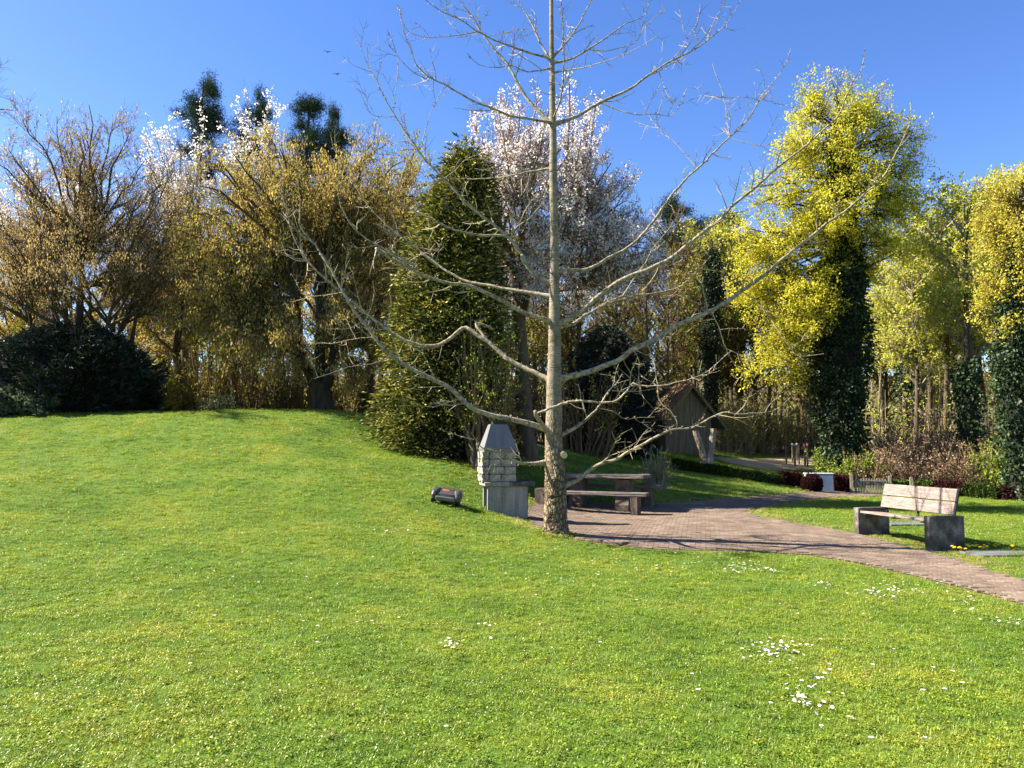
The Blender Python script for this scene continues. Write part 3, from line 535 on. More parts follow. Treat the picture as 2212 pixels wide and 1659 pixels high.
# (outline, base radius in metres, depth change per metre of sideways run; children start on the parent)
LIMBS = [
 (seq(z6, 1735,1385, 1620,1390, 1550,1378, 1450,1320, 1340,1290, 1300,1240, 1270,1195), .040, -.5),
 (seq(z6, 1290,1240, 1180,1215, 1090,1180), .014, -.5),
 (seq(z6, 1790,1200, 1650,1145, 1500,1110, 1380,1085, 1280,1045, 1215,990, 1130,915, 1000,850, 880,790, 780,720, 700,640, 620,530, 540,430, 470,310, 400,180, 330,80) + seq(z4, 390,1650, 300,1520, 215,1420, 205,1380, 210,1250, 195,1150, 210,1030), .062, -.25),
 (seq(z4, 300,1520, 190,1440, 150,1370, 60,1320), .012, -.25),
 (seq(z6, 1790,890, 1680,830, 1580,785, 1490,730, 1400,650, 1310,590, 1240,545, 1200,560, 1130,620, 1050,655, 950,650, 830,605, 730,540, 640,470, 560,400, 480,340, 380,250, 300,180, 210,60) + seq(z4, 260,1640, 200,1540, 150,1420, 130,1330, 95,1200, 85,1080), .055, .3),
 (seq(z6, 1395,650, 1340,580, 1300,520, 1350,525, 1410,555), .034, .3),
 (seq(z6, 1790,510, 1650,470, 1560,430, 1450,370, 1330,310, 1240,280, 1150,270, 1050,245, 950,210, 850,150, 770,115, 680,50) + seq(z4, 920,1650, 800,1580, 700,1530, 600,1470, 530,1400, 480,1320, 450,1240, 445,1150, 460,1030), .050, -.4),
 (seq(z6, 1790,350, 1600,320, 1400,285, 1250,255, 1150,210, 1060,150, 960,75) + seq(z4, 1060,1650, 960,1560, 850,1480, 750,1400, 650,1300, 590,1220, 520,1100, 450,990, 405,880, 400,830), .040, .45),
 (seq(z6, 1790,285, 1700,230, 1630,170, 1580,90) + seq(z4, 1640,1650, 1580,1570, 1520,1490, 1430,1410, 1350,1350, 1250,1270, 1150,1160, 1050,1060, 990,1000, 920,900, 850,800, 780,690, 730,600, 680,490, 630,410, 590,310, 535,190), .045, .1),
 (seq(z4, 1500,1475, 1440,1462, 1340,1465, 1200,1440, 1100,1400, 980,1340, 870,1290, 780,1230, 680,1150, 630,1080, 590,980, 560,900, 545,840), .030, -.15),
 (seq(z4, 1520,1480, 1545,1420, 1620,1370, 1680,1310, 1730,1230, 1745,1150), .022, -.6),
 (seq(z4, 1790,1045, 1640,1065, 1500,1095, 1380,1110, 1200,1110, 1100,1105, 900,1165, 760,1190), .022, .5),
 (seq(z4, 1790,780, 1690,690, 1620,610, 1560,510, 1500,400, 1420,310, 1360,230, 1300,150, 1250,70, 1200,0, 1170,-70, 1150,-150), .040, .25),
 (seq(z4, 1790,765, 1650,740, 1520,720, 1400,670, 1290,630, 1200,580, 1100,520, 1000,470, 930,400, 905,330, 880,270, 850,190, 835,60, 810,30), .030, -.35),
 (seq(z4, 1000,490, 930,460, 870,410, 810,340, 790,270, 745,175), .010, -.35),
 (seq(z4, 1780,385, 1740,355, 1630,325, 1500,280, 1400,240, 1310,190, 1200,120, 1080,65, 990,0, 950,-50, 900,-140), .026, -.2),
 (seq(z4, 1310,195, 1200,215, 1080,230, 960,225, 880,190, 840,130, 830,60), .011, -.3),
 (seq(z4, 1782,400, 1740,330, 1690,240, 1650,150, 1600,60, 1565,0, 1540,-60, 1510,-160), .026, .3),
 (seq(z4, 1780,420, 1680,440, 1600,440, 1520,405, 1440,420, 1320,400, 1250,330), .018, -.7),
 (seq(z5, 120,775, 250,730, 330,690, 420,635, 520,590, 620,540, 700,480, 780,425, 870,370, 960,330, 1050,275, 1100,235, 1180,170, 1240,90, 1290,0), .040, .2),
 (seq(z5, 1080,250, 1120,140, 1160,70, 1190,0, 1210,-60), .010, .2),
 (seq(z5, 870,365, 930,290, 975,215, 1020,140, 1040,20), .010, -.2),
 (seq(z5, 420,640, 520,680, 630,710, 760,710, 865,715, 920,630, 955,550), .012, -.4),
 (seq(z5, 780,440, 820,550, 870,650), .008, -.4),
 (seq(z5, 115,388, 200,375, 280,345, 350,300, 430,250, 510,190, 580,145, 680,100, 720,20, 735,-60), .024, -.3),
 (seq(z5, 350,308, 450,315, 550,295, 640,260, 700,160, 820,60), .010, .2),
 (seq(z5, 135,450, 190,440, 330,415, 420,390, 560,340, 680,280, 770,225), .014, -.6),
 (seq(z5, 115,360, 200,270, 260,190, 310,100, 360,0, 390,-60, 420,-160), .024, .3),
 (seq(z5, 125,730, 165,640, 185,500, 190,300, 180,100, 175,0, 172,-90), .018, -2.0),
 (seq(z7, 160,765, 250,730, 330,680, 410,610, 480,550, 560,490, 650,440, 760,400, 860,355, 950,310, 1040,240, 1120,170, 1200,110, 1280,50) + seq(z5, 1250,1270, 1350,1190, 1430,1120, 1520,1040, 1600,980, 1700,900, 1800,810, 1880,740, 1920,670, 1950,590, 2010,500, 2050,400, 2065,300), .055, -.2),
 (seq(z5, 1955,592, 2060,520, 2140,455), .008, -.2),
 (seq(z5, 1945,592, 1890,520, 1840,450), .007, .3),
 (seq(z7, 150,440, 165,400, 260,390, 360,390, 450,350, 530,300, 620,260, 700,200, 750,150, 820,70) + seq(z5, 820,1270, 880,1190, 960,1100, 1030,1040, 1110,960, 1220,850, 1300,780, 1370,690, 1410,610, 1470,540, 1530,460, 1580,370, 1605,290), .040, .25),
 (seq(z5, 1220,850, 1200,700, 1180,580, 1140,470, 1115,395), .009, .2),
 (seq(z5, 1400,620, 1330,605, 1200,608, 1120,595), .008, -.4),
 (seq(z5, 1415,610, 1500,640, 1565,653), .007, .4),
 (seq(z5, 1020,1045, 930,940, 850,850, 750,760, 670,620), .010, .4),
 (seq(z5, 1230,860, 1320,885, 1420,908, 1500,885), .008, -.5),
 (seq(z7, 155,1150, 280,1120, 400,1090, 500,1050, 600,1010, 690,940, 780,900, 870,860, 950,800, 1050,750, 1150,710, 1250,660, 1350,600, 1450,530, 1550,460, 1640,390, 1740,300, 1840,220, 1930,150, 2028,70) + [(1830,452), (1870,416), (1904,387), (1932,337), (1954,293), (1965,260), (1968,215)], .062, -.12),
 (seq(z7, 780,900, 820,980, 845,1080, 860,1200, 870,1290, 950,1370, 995,1430, 985,1500), .013, -.4),
 (seq(z7, 1440,535, 1530,600, 1620,700, 1700,820, 1780,930, 1840,985, 2010,970), .013, -.4),
 (seq(z7, 1230,675, 1290,800, 1320,900, 1370,1010, 1430,1080, 1520,1220, 1620,1228), .011, .3),
 (seq(z7, 560,1030, 575,1090, 600,1150), .009, -.5),
 (seq(z7, 690,945, 730,1010, 728,1130, 740,1250), .009, .5),
 (seq(z7, 160,785, 280,760, 350,710, 430,670, 510,620, 620,570, 740,565, 870,545, 1000,510, 1080,450, 1160,370, 1230,290), .040, .5),
 (seq(z7, 620,568, 690,460, 770,350, 820,250, 900,150, 980,50, 1030,0), .020, .5),
 (seq(z7, 150,1560, 80,1480, 20,1400, 15,1365), .052, -1.2),
 (seq(z7, 20,1385, 110,1350, 220,1310, 320,1295, 430,1305, 520,1305, 580,1290, 650,1220, 690,1170, 730,1190, 870,1190, 1000,1165, 1130,1130, 1220,1080, 1300,1010, 1370,950), .030, -.35),
 (seq(z7, 545,1225, 700,1230, 850,1205, 960,1160), .012, -.3),
 (seq(z7, 160,1545, 290,1480, 370,1420, 450,1340, 500,1260, 550,1190, 555,1130, 460,1110), .042, .2),
 (seq(z7, 455,1345, 560,1375, 640,1420, 750,1410, 840,1405), .013, .2),
 (seq(z1, 1180,685, 1290,640, 1350,590, 1410,540, 1500,500, 1600,470, 1700,410, 1800,360, 1900,300, 2000,250, 2065,230) + seq(z7, 1100,1480, 1180,1440, 1250,1400, 1320,1375, 1420,1390, 1500,1380, 1610,1375, 1700,1340, 1780,1270), .042, -.35),
 (seq(z7, 1605,1374, 1640,1310, 1710,1265), .007, -.3),
 (seq(z1, 1480,500, 1560,440, 1700,400, 1800,385), .016, -.6),
 (seq(z7, 555,1190, 570,1100, 590,1040), .008, .3),
 (seq(z7, 330,1300, 320,1210, 300,1180), .008, -.3),
 (seq(z6, 1130,915, 1060,880, 1000,760, 950,640), .012, -.5),
 (seq(z6, 780,722, 650,770, 510,790, 440,815, 300,860), .012, -.4),
 (seq(z6, 515,790, 470,750, 450,660), .007, -.3),
 (seq(z6, 690,605, 560,610, 420,640, 280,640), .009, .4),
 (seq(z6, 620,490, 520,545, 410,552, 330,545), .008, -.4),
 (seq(z6, 470,325, 340,345, 250,345, 205,310, 180,245), .009, .4),
 (seq(z6, 265,130, 180,125, 120,85, 95,20), .007, .3),
 (seq(z4, 940,925, 850,930, 760,960, 690,955, 650,910, 630,850), .010, -.3),
 (seq(z4, 1100,1110, 1170,1060, 1240,990, 1330,960), .009, -.4),
 (seq(z4, 960,915, 990,800, 1010,735, 1050,640, 1090,560, 1125,480), .009, .3),
 (seq(z4, 800,720, 720,725, 640,700, 600,620, 570,550), .008, -.4),
 (seq(z4, 790,690, 800,590, 815,450, 820,365), .007, .3),
 (seq(z4, 1590,580, 1500,620, 1400,670, 1330,730), .008, -.5),
 (seq(z4, 1300,155, 1340,130, 1390,60), .006, .3),
 (seq(z4, 1360,225, 1450,210, 1560,185, 1640,170), .007, -.4),
]
root = empty('bare_tree', tb, 0, 'tall bare leafless tree with pale tan trunk on the lawn edge', 'tree')
rt = np.random.default_rng(2)
tr = [(1200,1170,60),(1200,1150,54),(1200,1125,49),(1200,1090,47),(1200,1050,46),(1201,1026,45),(1197,985,39),(1196,945,37),(1197,890,35),(1196.5,836,32),(1198,770,28.5),(1198,710,26),(1198,630,22.5),(1198,554,20),(1197,486,18),(1195,390,17),(1195,312,16),(1193.5,240,14),(1193,174,12),(1191.5,90,10),(1191,0,8.5),(1190,-90,6),(1189,-190,3),(1189,-260,1.2)]
tp = np.array([at(a, b, TY) for a, b, w in tr]); trd = np.array([w * TY / F / 2 for a, b, w in tr])
tp[0, 2] = tb[2] - 0.12
k = 44; tt = np.linspace(0, 1, 420) ** 1.0 * (len(tp) - 1); TP = np.stack([np.interp(tt, np.arange(len(tp)), tp[:, i]) for i in range(3)], 1); TR = np.interp(tt, np.arange(len(tp)), trd)
th = np.arange(k) * 2 * math.pi / k
hh = TP[:, 2] - tb[2]
amp = (0.02 + 0.055 / (1 + np.exp((hh - 1.35) * 6)))[:, None]
rid = np.zeros((420, k))
for q in range(60):      # furrows and knots in the lower bark
    c0 = rt.uniform(0, 6.28); w0 = rt.uniform(.07, .22); h0 = rt.uniform(-.1, 1.5); hw = rt.uniform(.05, .3)
    da = (th - c0 + math.pi) % (2 * math.pi) - math.pi
    rid += rt.normal(0, 1.2) * np.exp(-(da / w0) ** 2)[None] * np.exp(-((hh - h0) / hw) ** 2)[:, None]
rid = rid * amp * .8 + rt.normal(0, 1, (420, k)) * amp * 0.45 + (0.16 * np.exp(-hh / 0.14))[:, None] * (0.5 + 0.5 * np.sin(5 * th + 1))[None]
for (kx, kh) in ((-1.9, .62), (-1.2, 1.02), (-2.6, .32)):   # healed knots facing the viewer
    da = (th - kx + math.pi) % (2 * math.pi) - math.pi
    rr_ = (da * .19) ** 2 + (hh[:, None] - kh) ** 2; rid += 0.20 * np.exp(-rr_ / .006) - 0.32 * np.exp(-rr_ / .0016)
for (a, b, w) in tr[5:16]: pass
V = TP[:, None] + (TR[:, None] * (1 + rid))[..., None] * np.stack([np.cos(th), np.sin(th), 0 * th], -1)[None]
mb = MB(); ix = np.arange(420 * k).reshape(420, k); nx_ = np.roll(ix, -1, 1); mb.add(V, np.stack([ix[:-1], nx_[:-1], nx_[1:], ix[1:]], -1).reshape(-1, 4))
mb.build('trunk', M['bark_tan'], root, tb, True)
# sawn branch stub with a pale cut face
c0 = at(1213, 981, TY - 0.12); c1 = at(1219, 983, TY - 0.26)
mb = MB(); tubes(mb, np.array([[c0, (c0 + c1) / 2, c1]]), np.array([[.07, .062, .056]]), 14); st = mb.build('stub', M['bark_tan'], root, tb, True)
dv = nrm(c1 - c0); a_ = nrm(np.cross(dv, [0, 0, 1])); b_ = np.cross(dv, a_); ang = np.arange(14) * 2 * math.pi / 14
mb = MB(); rim = c1 + .055 * (np.cos(ang)[:, None] * a_ + np.sin(ang)[:, None] * b_); mb.add(np.vstack([rim, (c1 + dv * .004)[None]]), [(i, (i + 1) % 14, 14) for i in range(14)]); mb.build('cut_face', M['cut'], st, tb)
built = []
def depth_at(px, py):
    best = (12, TY)
    for (pp, dd) in built:
        e_ = np.hypot(pp[:, 0] - px, pp[:, 1] - py); i = e_.argmin()
        if e_[i] < best[0]: best = (e_[i], dd[i])
    return best[1]
for (pp, r0, kd) in LIMBS:
    pp = np.array(pp, float); x0 = pp[0, 0]
    on_trunk = abs(x0 - 1197) < 22
    d0 = TY if on_trunk else depth_at(*pp[0])
    run = np.concatenate([[0], np.cumsum(np.hypot(*np.diff(pp, axis=0).T))]) * TY / F
    dd = d0 + kd * run * np.exp(-run / 9.0); built.append((pp, dd))
    P3 = np.array([at(a, b, dd[i]) for i, (a, b) in enumerate(pp)])
    P = smooth_path(P3, 0.07); n = len(P)
    P[1:-1] += rt.normal(0, 0.0035, (n - 2, 3))
    t = np.linspace(0, 1, n); L = np.linalg.norm(np.diff(P, axis=0), axis=1).sum()
    stubby = r0 > .03 and L < 1.2
    R = .8 * r0 * ((1 - t) ** 0.95 * (0.93 if not stubby else 0.25) + (0.07 if not stubby else 0.75)); R = np.maximum(R, 0.0048)
    if on_trunk: R *= 1 + 0.8 * np.exp(-t * L / 0.12)
    mb = MB(); tubes(mb, P[None], R[None], 9 if r0 > .02 else 6)
    if stubby:
        q = len(mb.V[0]); kk = 9; mb.Q.append(np.array([list(range(q - kk, q))]))
    lo = mb.build('limb', M['limb_tan'] if r0 > .015 else M['twig_tan'], root, tb, True)
    # short spurs and side twigs
    tw = MB()
    ns = int(L * 13); ii = rt.integers(1, n - 1, ns); d = nrm(rt.normal(size=(ns, 3)) + np.array([0, 0, .5])); ln = rt.uniform(.02, .05, (ns, 1)) 
    A = P[ii]; tubes(tw, np.stack([A, A + d * (R[ii][:, None] + ln * .6), A + d * (R[ii][:, None] + ln)], 1), np.array([[.006, .006, .004]]).repeat(ns, 0), 3)
    if L > .7 and not stubby:
        nt_ = max(2, int(L * (2.8 if r0 > .015 else 2.0) * (0.45 if pp[0, 1] > 870 else 1))); P1 = P[None]; R1 = np.minimum(R, .014)[None]
        T1, TR1 = grow(rt, P1, R1, nt_, 0.75, (35, 70), 8, .12 if r0 < .03 else .22, .97, .12, .05, .13, .8, .0042, .45)
        tubes(tw, T1, TR1, 3)
        T2, TR2 = grow(rt, T1, TR1, 3, 0.30, (35, 75), 5, .2, .9, .08, .04, .16, .8, .0036, .4); tubes(tw, T2, TR2, 3)
        ns = nt_ * 9; q = on(rt, T1, ns, .05, .002); d = nrm(rt.normal(size=(ns, 3))); tubes(tw, np.stack([q, q + d * .022], 1), np.array([[.005, .003]]).repeat(ns, 0), 3)
    tag(tw.build('twigs', M['twig_tan'], lo, tb), kind='stuff')

# ------------------------------------------------------------------ the other trees
def tree(name, label, base, cat='tree', group=None): return empty(name, base, 0, label, cat, group)
def broad(name, label, base, forks, targets_lobes, nl, rng, r0, barkm, twigm, lvl2=(13, 1.3), lvl3=(8, .55), lift=.2, tstart=.2, up=.2, shell=.6, trunk=None, group=None, curl=.04, wob=.1, thin=.0032):
    """tree whose limbs fan from the forks (points) to targets inside lobes; returns root and twig paths"""
    o = tree(name, label, base, group=group)
    if trunk: trunk_mesh(rng, trunk[0], trunk[1]).build('trunk', barkm, o, base, True)
    tg = ellipsoids(rng, targets_lobes, nl, shell)
    fk = np.asarray(forks, float)
    # start each limb at the fork best aligned with its target
    ds = np.linalg.norm((fk[None] - tg[:, None]) * np.array([1, 1, .6]), axis=-1) * rng.uniform(.85, 1.15, (nl, len(fk))); st = fk[ds.argmin(1)] + rng.normal(0, .05, (nl, 3))
    P, R = reach(rng, st, tg, r0 * rng.uniform(.6, 1.1, nl), 9, lift, wob=wob)
    mb = MB(); tubes(mb, P, R, 4)
    P2, R2 = grow(rng, P, R, lvl2[0], lvl2[1], (25, 55), 4, tstart, 1, up, curl, .1, .45, thin * 1.6); tubes(mb, P2, R2, 3)
    P3, R3 = grow(rng, P2, R2, lvl3[0], lvl3[1] * .9, (25, 60), 2, .15, 1, up * .6, curl, .12, .5, thin); tubes(mb, P3, R3, 3)
    tag(mb.build('branches', twigm, o, base), kind='stuff')
    return o, P, P2, P3
def lobe(px, py, Y, rx, ry, rd=None):
    s = Y / F; return (at(px, py, Y), (rx * s, (rd if rd else rx) * s, ry * s))

# hornbeam with brown catkins behind the yew
r = np.random.default_rng(31); B = gat(180, 24.5)
forks = [at(x, y, 24.5 + q) for x, y, q in ((70, 705, .5), (105, 710, .4), (140, 700, -.4), (165, 690, .2), (178, 660, 0), (190, 620, .3), (205, 700, -.3), (235, 705, -.5), (262, 710, .5), (120, 640, .5), (230, 640, .2), (185, 540, .2))]
o, P1, P2, P3 = broad('hornbeam_tree', 'brown many-stemmed hornbeam rising behind the dark yew bush', B, forks, [lobe(190, 400, 24.8, 190, 170), lobe(50, 510, 24.8, 150, 180), lobe(330, 510, 24.8, 130, 180), lobe(190, 600, 24.6, 280, 90)], 105, r, .05, M['bark_dark'], M['bark_mid'], (15, 1.3), (8, .6), .10, .3, .12, .45, wob=.18)
for (x, r0, x2, y2) in ((105, .10, 60, 660), (165, .13, 140, 620), (178, .15, 182, 470), (205, .11, 255, 660), (262, .10, 300, 640), (140, .09, 110, 640)):
    a = gat(x, 24.5); b = at(x2, y2, 24.5); trunk_mesh(r, [a - [0, 0, .1], a * .5 + b * .5 + r.normal(0, .06, 3), b], [r0 * 1.1, r0 * .8, .03], 8, 6).build('trunk', M['bark_dark'], o, B, True)
mb = MB(); leaves(mb, r, on(r, P3, 46000, 0, .05), .07, .03, 'hang'); leaves(mb, r, on(r, P2, 9000, .4), .075, .032, 'hang'); tag(mb.build('foliage', M['catkin_brown'], o, B), kind='stuff')

# big golden hornbeam
r = np.random.default_rng(32); B = gat(697, 24.3)
A0 = at(697, 840, 24.3); A1 = at(672, 800, 24.2); A2 = at(712, 800, 24.4)
forks = [at(x, y, 24.3 + q) for x, y, q in ((655, 770, -.2), (640, 745, .3), (690, 760, 0), (715, 750, .3), (735, 770, -.2), (690, 690, .2), (600, 720, 0), (640, 640, 0), (700, 600, 0))]
o, P1, P2, P3 = broad('hornbeam_tree', 'broad golden hornbeam in catkin with short thick forked trunk', B, forks,
    [lobe(650, 440, 24.8, 240, 160), lobe(480, 540, 24.5, 170, 160), lobe(790, 430, 25.2, 140, 150), lobe(590, 680, 24.2, 230, 90, 190), lobe(430, 660, 24.2, 110, 100), lobe(810, 640, 24.4, 70, 160), lobe(640, 745, 23.6, 150, 55), lobe(770, 730, 24, 80, 80)], 200, r, .055, M['bark_dark'], M['bark_mid'], (12, 1.1), (7, .5), .36, .2, -.05, .4, None, curl=-.01, wob=.2)
trunk_mesh(r, [B - [0, 0, .15], at(697, 870, 24.3), at(694, 845, 24.3), at(688, 828, 24.3)], [.42, .34, .36, .30], 16, 6, .06).build('trunk', M['bark_dark'], o, B, True)
for pts, rr_ in (([at(690, 838, 24.3), at(672, 808, 24.2), at(650, 775, 24.1), at(600, 720, 24.1)], [.26, .22, .17, .09]), ([at(700, 838, 24.3), at(712, 805, 24.4), at(722, 770, 24.4), at(728, 700, 24.4)], [.26, .20, .16, .09]), ([at(694, 838, 24.4), at(690, 780, 24.5), at(692, 690, 24.5), at(700, 600, 24.5)], [.2, .17, .13, .07])):
    trunk_mesh(r, pts, rr_, 9, 6).build('limb', M['bark_dark'], o, B, True)
mb = MB(); leaves(mb, r, on(r, P3, 84000, 0, .06), .09, .038, 'hang'); leaves(mb, r, on(r, P2, 9000), .085, .036, 'hang'); tag(mb.build('catkins', M['catkin'], o, B), kind='stuff')
mb = MB(); leaves(mb, r, on(r, P3, 10000, .2, .08), .08, .055); tag(mb.build('foliage', M['leaf_young'], o, B), kind='stuff')

# two more hornbeams behind
for (nm, lab, bx_, Y, fk, lb, nl, nc, seed) in (
   ('hornbeam_tree', 'greenish gold hornbeam between the golden hornbeam and the tall conifer', 800, 28, [(800, 760), (790, 700), (820, 640), (840, 560)], [(850, 420, 115, 130), (800, 560, 110, 130), (900, 560, 80, 120)], 44, 24000, 33),
   ('hornbeam_tree', 'pale gold hornbeam half hidden behind the brown hornbeam', 395, 30, [(380, 760), (390, 680), (400, 600)], [(380, 520, 110, 110), (440, 640, 110, 110), (320, 640, 100, 120)], 36, 20000, 34)):
    r = np.random.default_rng(seed); B = gat(bx_, Y)
    o, P1, P2, P3 = broad(nm, lab, B, [at(a, b, Y) for a, b in fk], [lobe(a, b, Y, c, d) for a, b, c, d in lb], nl * 2, r, .045, M['bark_dark'], M['twig_brown'], (11, 1.2), (6, .5), .1, .15, .2, .3,
        trunk=([B - [0, 0, .1], at(bx_ - 5, 840, Y), at(*fk[0], Y), at(*fk[-1], Y)], [.24, .19, .15, .07]))
    mb = MB(); leaves(mb, r, on(r, P3, nc, 0, .05), .10, .042, 'hang'); tag(mb.build('catkins', M['catkin'], o, B), kind='stuff')
    mb = MB(); leaves(mb, r, on(r, P3, nc // 2, 0, .05), .09, .07); tag(mb.build('foliage', M['leaf_young'], o, B), kind='stuff')

# tall golden conifer
def shell_plant(o, base, prof, ctr, n, rng, mat, ln, wd, per=6, spread=.4, depth=.18, upb=-.1, coremat='core', lump=.12, squash=1.0, core=.8):
    """prof: list of (height, radius); leaf sprays on a lumpy surface of revolution round ctr(h)"""
    hs = np.array([p[0] for p in prof]); rs = np.array([p[1] for p in prof])
    wts = np.interp(np.linspace(hs[0], hs[-1], 200), hs, rs) + .1; hh = rng.choice(np.linspace(hs[0], hs[-1], 200), n, p=wts / wts.sum()) + rng.normal(0, .04, n)
    th = rng.uniform(0, 2 * math.pi, n)
    lp = 1 + lump * (np.sin(3 * th + 2.1 * hh) * .5 + np.sin(5 * th - 3.3 * hh + 1) * .5 + np.sin(9 * th + 6.1 * hh) * .4 + np.sin(4.7 * hh + 13 * th) * .3)
    rad = np.interp(hh, hs, rs) * lp * (1 - depth * np.abs(rng.normal(0, 1, n))); C = ctr(hh)
    d = np.stack([np.cos(th), squash * np.sin(th), 0 * th], 1); pts = C + d * rad[:, None]
    out = nrm(d + np.column_stack([np.zeros((n, 2)), rng.normal(upb, .35, n)])); side = nrm(np.cross(out, rng.normal(0, .35, (n, 3)) + np.array([0, 0, 1.0])))
    mb = MB()
    for j in range(per):    # one flat spray = several leaflets fanned in one plane
        a = (j - (per - 1) / 2) / per * 1.9; u = out * math.cos(a) + side * math.sin(a); s0 = pts + out * ln * .25 * (j % 3)
        leaves(mb, rng, s0, ln, wd, 'dir', u, spread * .35)
    f = tag(mb.build('foliage', mat, o, base), kind='stuff')
    if core:
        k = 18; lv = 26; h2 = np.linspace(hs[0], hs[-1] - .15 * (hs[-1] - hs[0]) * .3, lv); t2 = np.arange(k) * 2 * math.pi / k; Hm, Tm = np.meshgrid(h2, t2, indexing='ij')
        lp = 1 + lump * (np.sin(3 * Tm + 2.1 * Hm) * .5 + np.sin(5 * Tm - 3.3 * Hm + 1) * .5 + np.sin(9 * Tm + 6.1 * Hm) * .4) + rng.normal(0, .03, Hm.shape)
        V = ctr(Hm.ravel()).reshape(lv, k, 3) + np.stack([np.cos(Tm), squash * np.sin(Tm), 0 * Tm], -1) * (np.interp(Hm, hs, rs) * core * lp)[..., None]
        mb = MB(); ix = np.arange(lv * k).reshape(lv, k); nx_ = np.roll(ix, -1, 1); mb.add(V, np.stack([ix[:-1], nx_[:-1], nx_[1:], ix[1:]], -1).reshape(-1, 4)); mb.Q.append(ix[-1:, :]); mb.build('dark_core', M[coremat], o, base)  # closed dark hull added to block the sky, no separate twigs
    return f
r = np.random.default_rng(41); TYC = 20.6; B = gat(965, TYC); o = tree('conifer_tree', 'tall dense golden-green conifer behind the barbecue', B)
zz = lambda py: at(1000, py, TYC)[2]
prof = sorted([(zz(1000), 1.0), (zz(975), 1.35), (zz(920), 1.45), (zz(850), 1.38), (zz(760), 1.28), (zz(660), 1.18), (zz(560), 1.05), (zz(470), .85), (zz(400), .58), (zz(350), .30), (zz(322), .06)])
xs_ = lambda h: np.interp(h, [zz(1000), zz(850), zz(600), zz(330)], [at(962, 0, TYC)[0] * 1, at(957, 0, TYC)[0], at(975, 0, TYC)[0], at(1005, 0, TYC)[0]])
xx = lambda px: (px - 1106) / F * TYC
xs_ = lambda h: np.interp(h, [zz(1000), zz(850), zz(600), zz(330)], [xx(965), xx(957), xx(975), xx(1005)])
ctr = lambda h: np.stack([xs_(h), np.full_like(h, TYC), h], 1)
nC = 620; hs_ = np.array([p[0] for p in prof]); rs_ = np.array([p[1] for p in prof])
hg = np.linspace(hs_[0], hs_[-1], 300); wt = np.interp(hg, hs_, rs_) + .25; hc = r.choice(hg, nC, p=wt / wt.sum()); tc_ = r.uniform(0, 2 * math.pi, nC)
dC = np.stack([np.cos(tc_), np.sin(tc_), 0 * tc_], 1); rC = np.interp(hc, hs_, rs_) * (1 + r.normal(-.05, .13, nC)) + .02; cC = ctr(hc) + dC * rC[:, None]
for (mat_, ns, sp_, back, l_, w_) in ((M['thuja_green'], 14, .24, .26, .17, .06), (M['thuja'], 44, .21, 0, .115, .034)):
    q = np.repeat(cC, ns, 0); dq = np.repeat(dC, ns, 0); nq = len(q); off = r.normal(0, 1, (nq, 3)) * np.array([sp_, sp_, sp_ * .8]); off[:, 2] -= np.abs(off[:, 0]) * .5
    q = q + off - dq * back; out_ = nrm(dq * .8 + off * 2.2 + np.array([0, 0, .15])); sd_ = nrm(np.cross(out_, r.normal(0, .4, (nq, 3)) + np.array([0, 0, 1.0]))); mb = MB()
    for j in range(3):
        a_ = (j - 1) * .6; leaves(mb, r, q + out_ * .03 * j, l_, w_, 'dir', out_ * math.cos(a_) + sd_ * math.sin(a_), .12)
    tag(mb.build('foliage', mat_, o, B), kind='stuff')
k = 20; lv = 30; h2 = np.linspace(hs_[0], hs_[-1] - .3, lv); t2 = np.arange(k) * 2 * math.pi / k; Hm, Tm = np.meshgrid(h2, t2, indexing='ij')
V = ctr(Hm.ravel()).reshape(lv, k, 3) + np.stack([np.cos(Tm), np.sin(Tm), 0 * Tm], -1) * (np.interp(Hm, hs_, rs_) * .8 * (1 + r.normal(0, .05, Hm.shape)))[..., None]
mb = MB(); ix = np.arange(lv * k).reshape(lv, k); nx_ = np.roll(ix, -1, 1); mb.add(V, np.stack([ix[:-1], nx_[:-1], nx_[1:], ix[1:]], -1).reshape(-1, 4)); mb.Q.append(ix[-1:, :]); mb.build('dark_core', M['core'], o, B)  # added dark hull behind the sprays keeps the sky out
trunk_mesh(r, [B - [0, 0, .2], ctr(np.array([zz(900)]))[0]], [.3, .22], 10, 4).build('trunk', M['bark_mid'], o, B)

# white cherry behind the bare tree
r = np.random.default_rng(51); CY = 22.0; B = gat(1140, CY)
forks = [at(x, y, CY + q) for x, y, q in ((1118, 640, 0), (1105, 560, .3), (1130, 520, -.2), (1080, 500, .2), (1160, 600, .2), (1175, 640, 0), (1240, 600, .2), (1120, 440, 0), (1220, 520, 0))]
o, P1, P2, P3 = broad('cherry_tree', 'white blossoming cherry tree behind the bare tree', B, forks, [lobe(1190, 380, CY, 190, 210), lobe(1290, 500, CY, 150, 150), lobe(1040, 380, CY, 95, 150), lobe(1080, 250, CY, 90, 80), lobe(1280, 320, CY, 100, 110), lobe(1350, 430, CY, 75, 80), lobe(1230, 610, CY, 180, 110), lobe(1170, 230, CY, 130, 80), lobe(1370, 560, CY, 90, 110), lobe(1150, 640, CY, 190, 100)], 190, r, .034, M['bark_dark'], M['twig_red'], (12, 1.0), (4, .4), .02, .15, .6, .3, None, curl=.12)
trunk_mesh(r, [B - [0, 0, .15], at(1136, 940, CY), at(1130, 860, CY), at(1128, 780, CY), at(1122, 700, CY), at(1118, 640, CY)], [.36, .27, .22, .20, .18, .15], 14, 6, .04).build('trunk', M['bark_mid'], o, B, True)
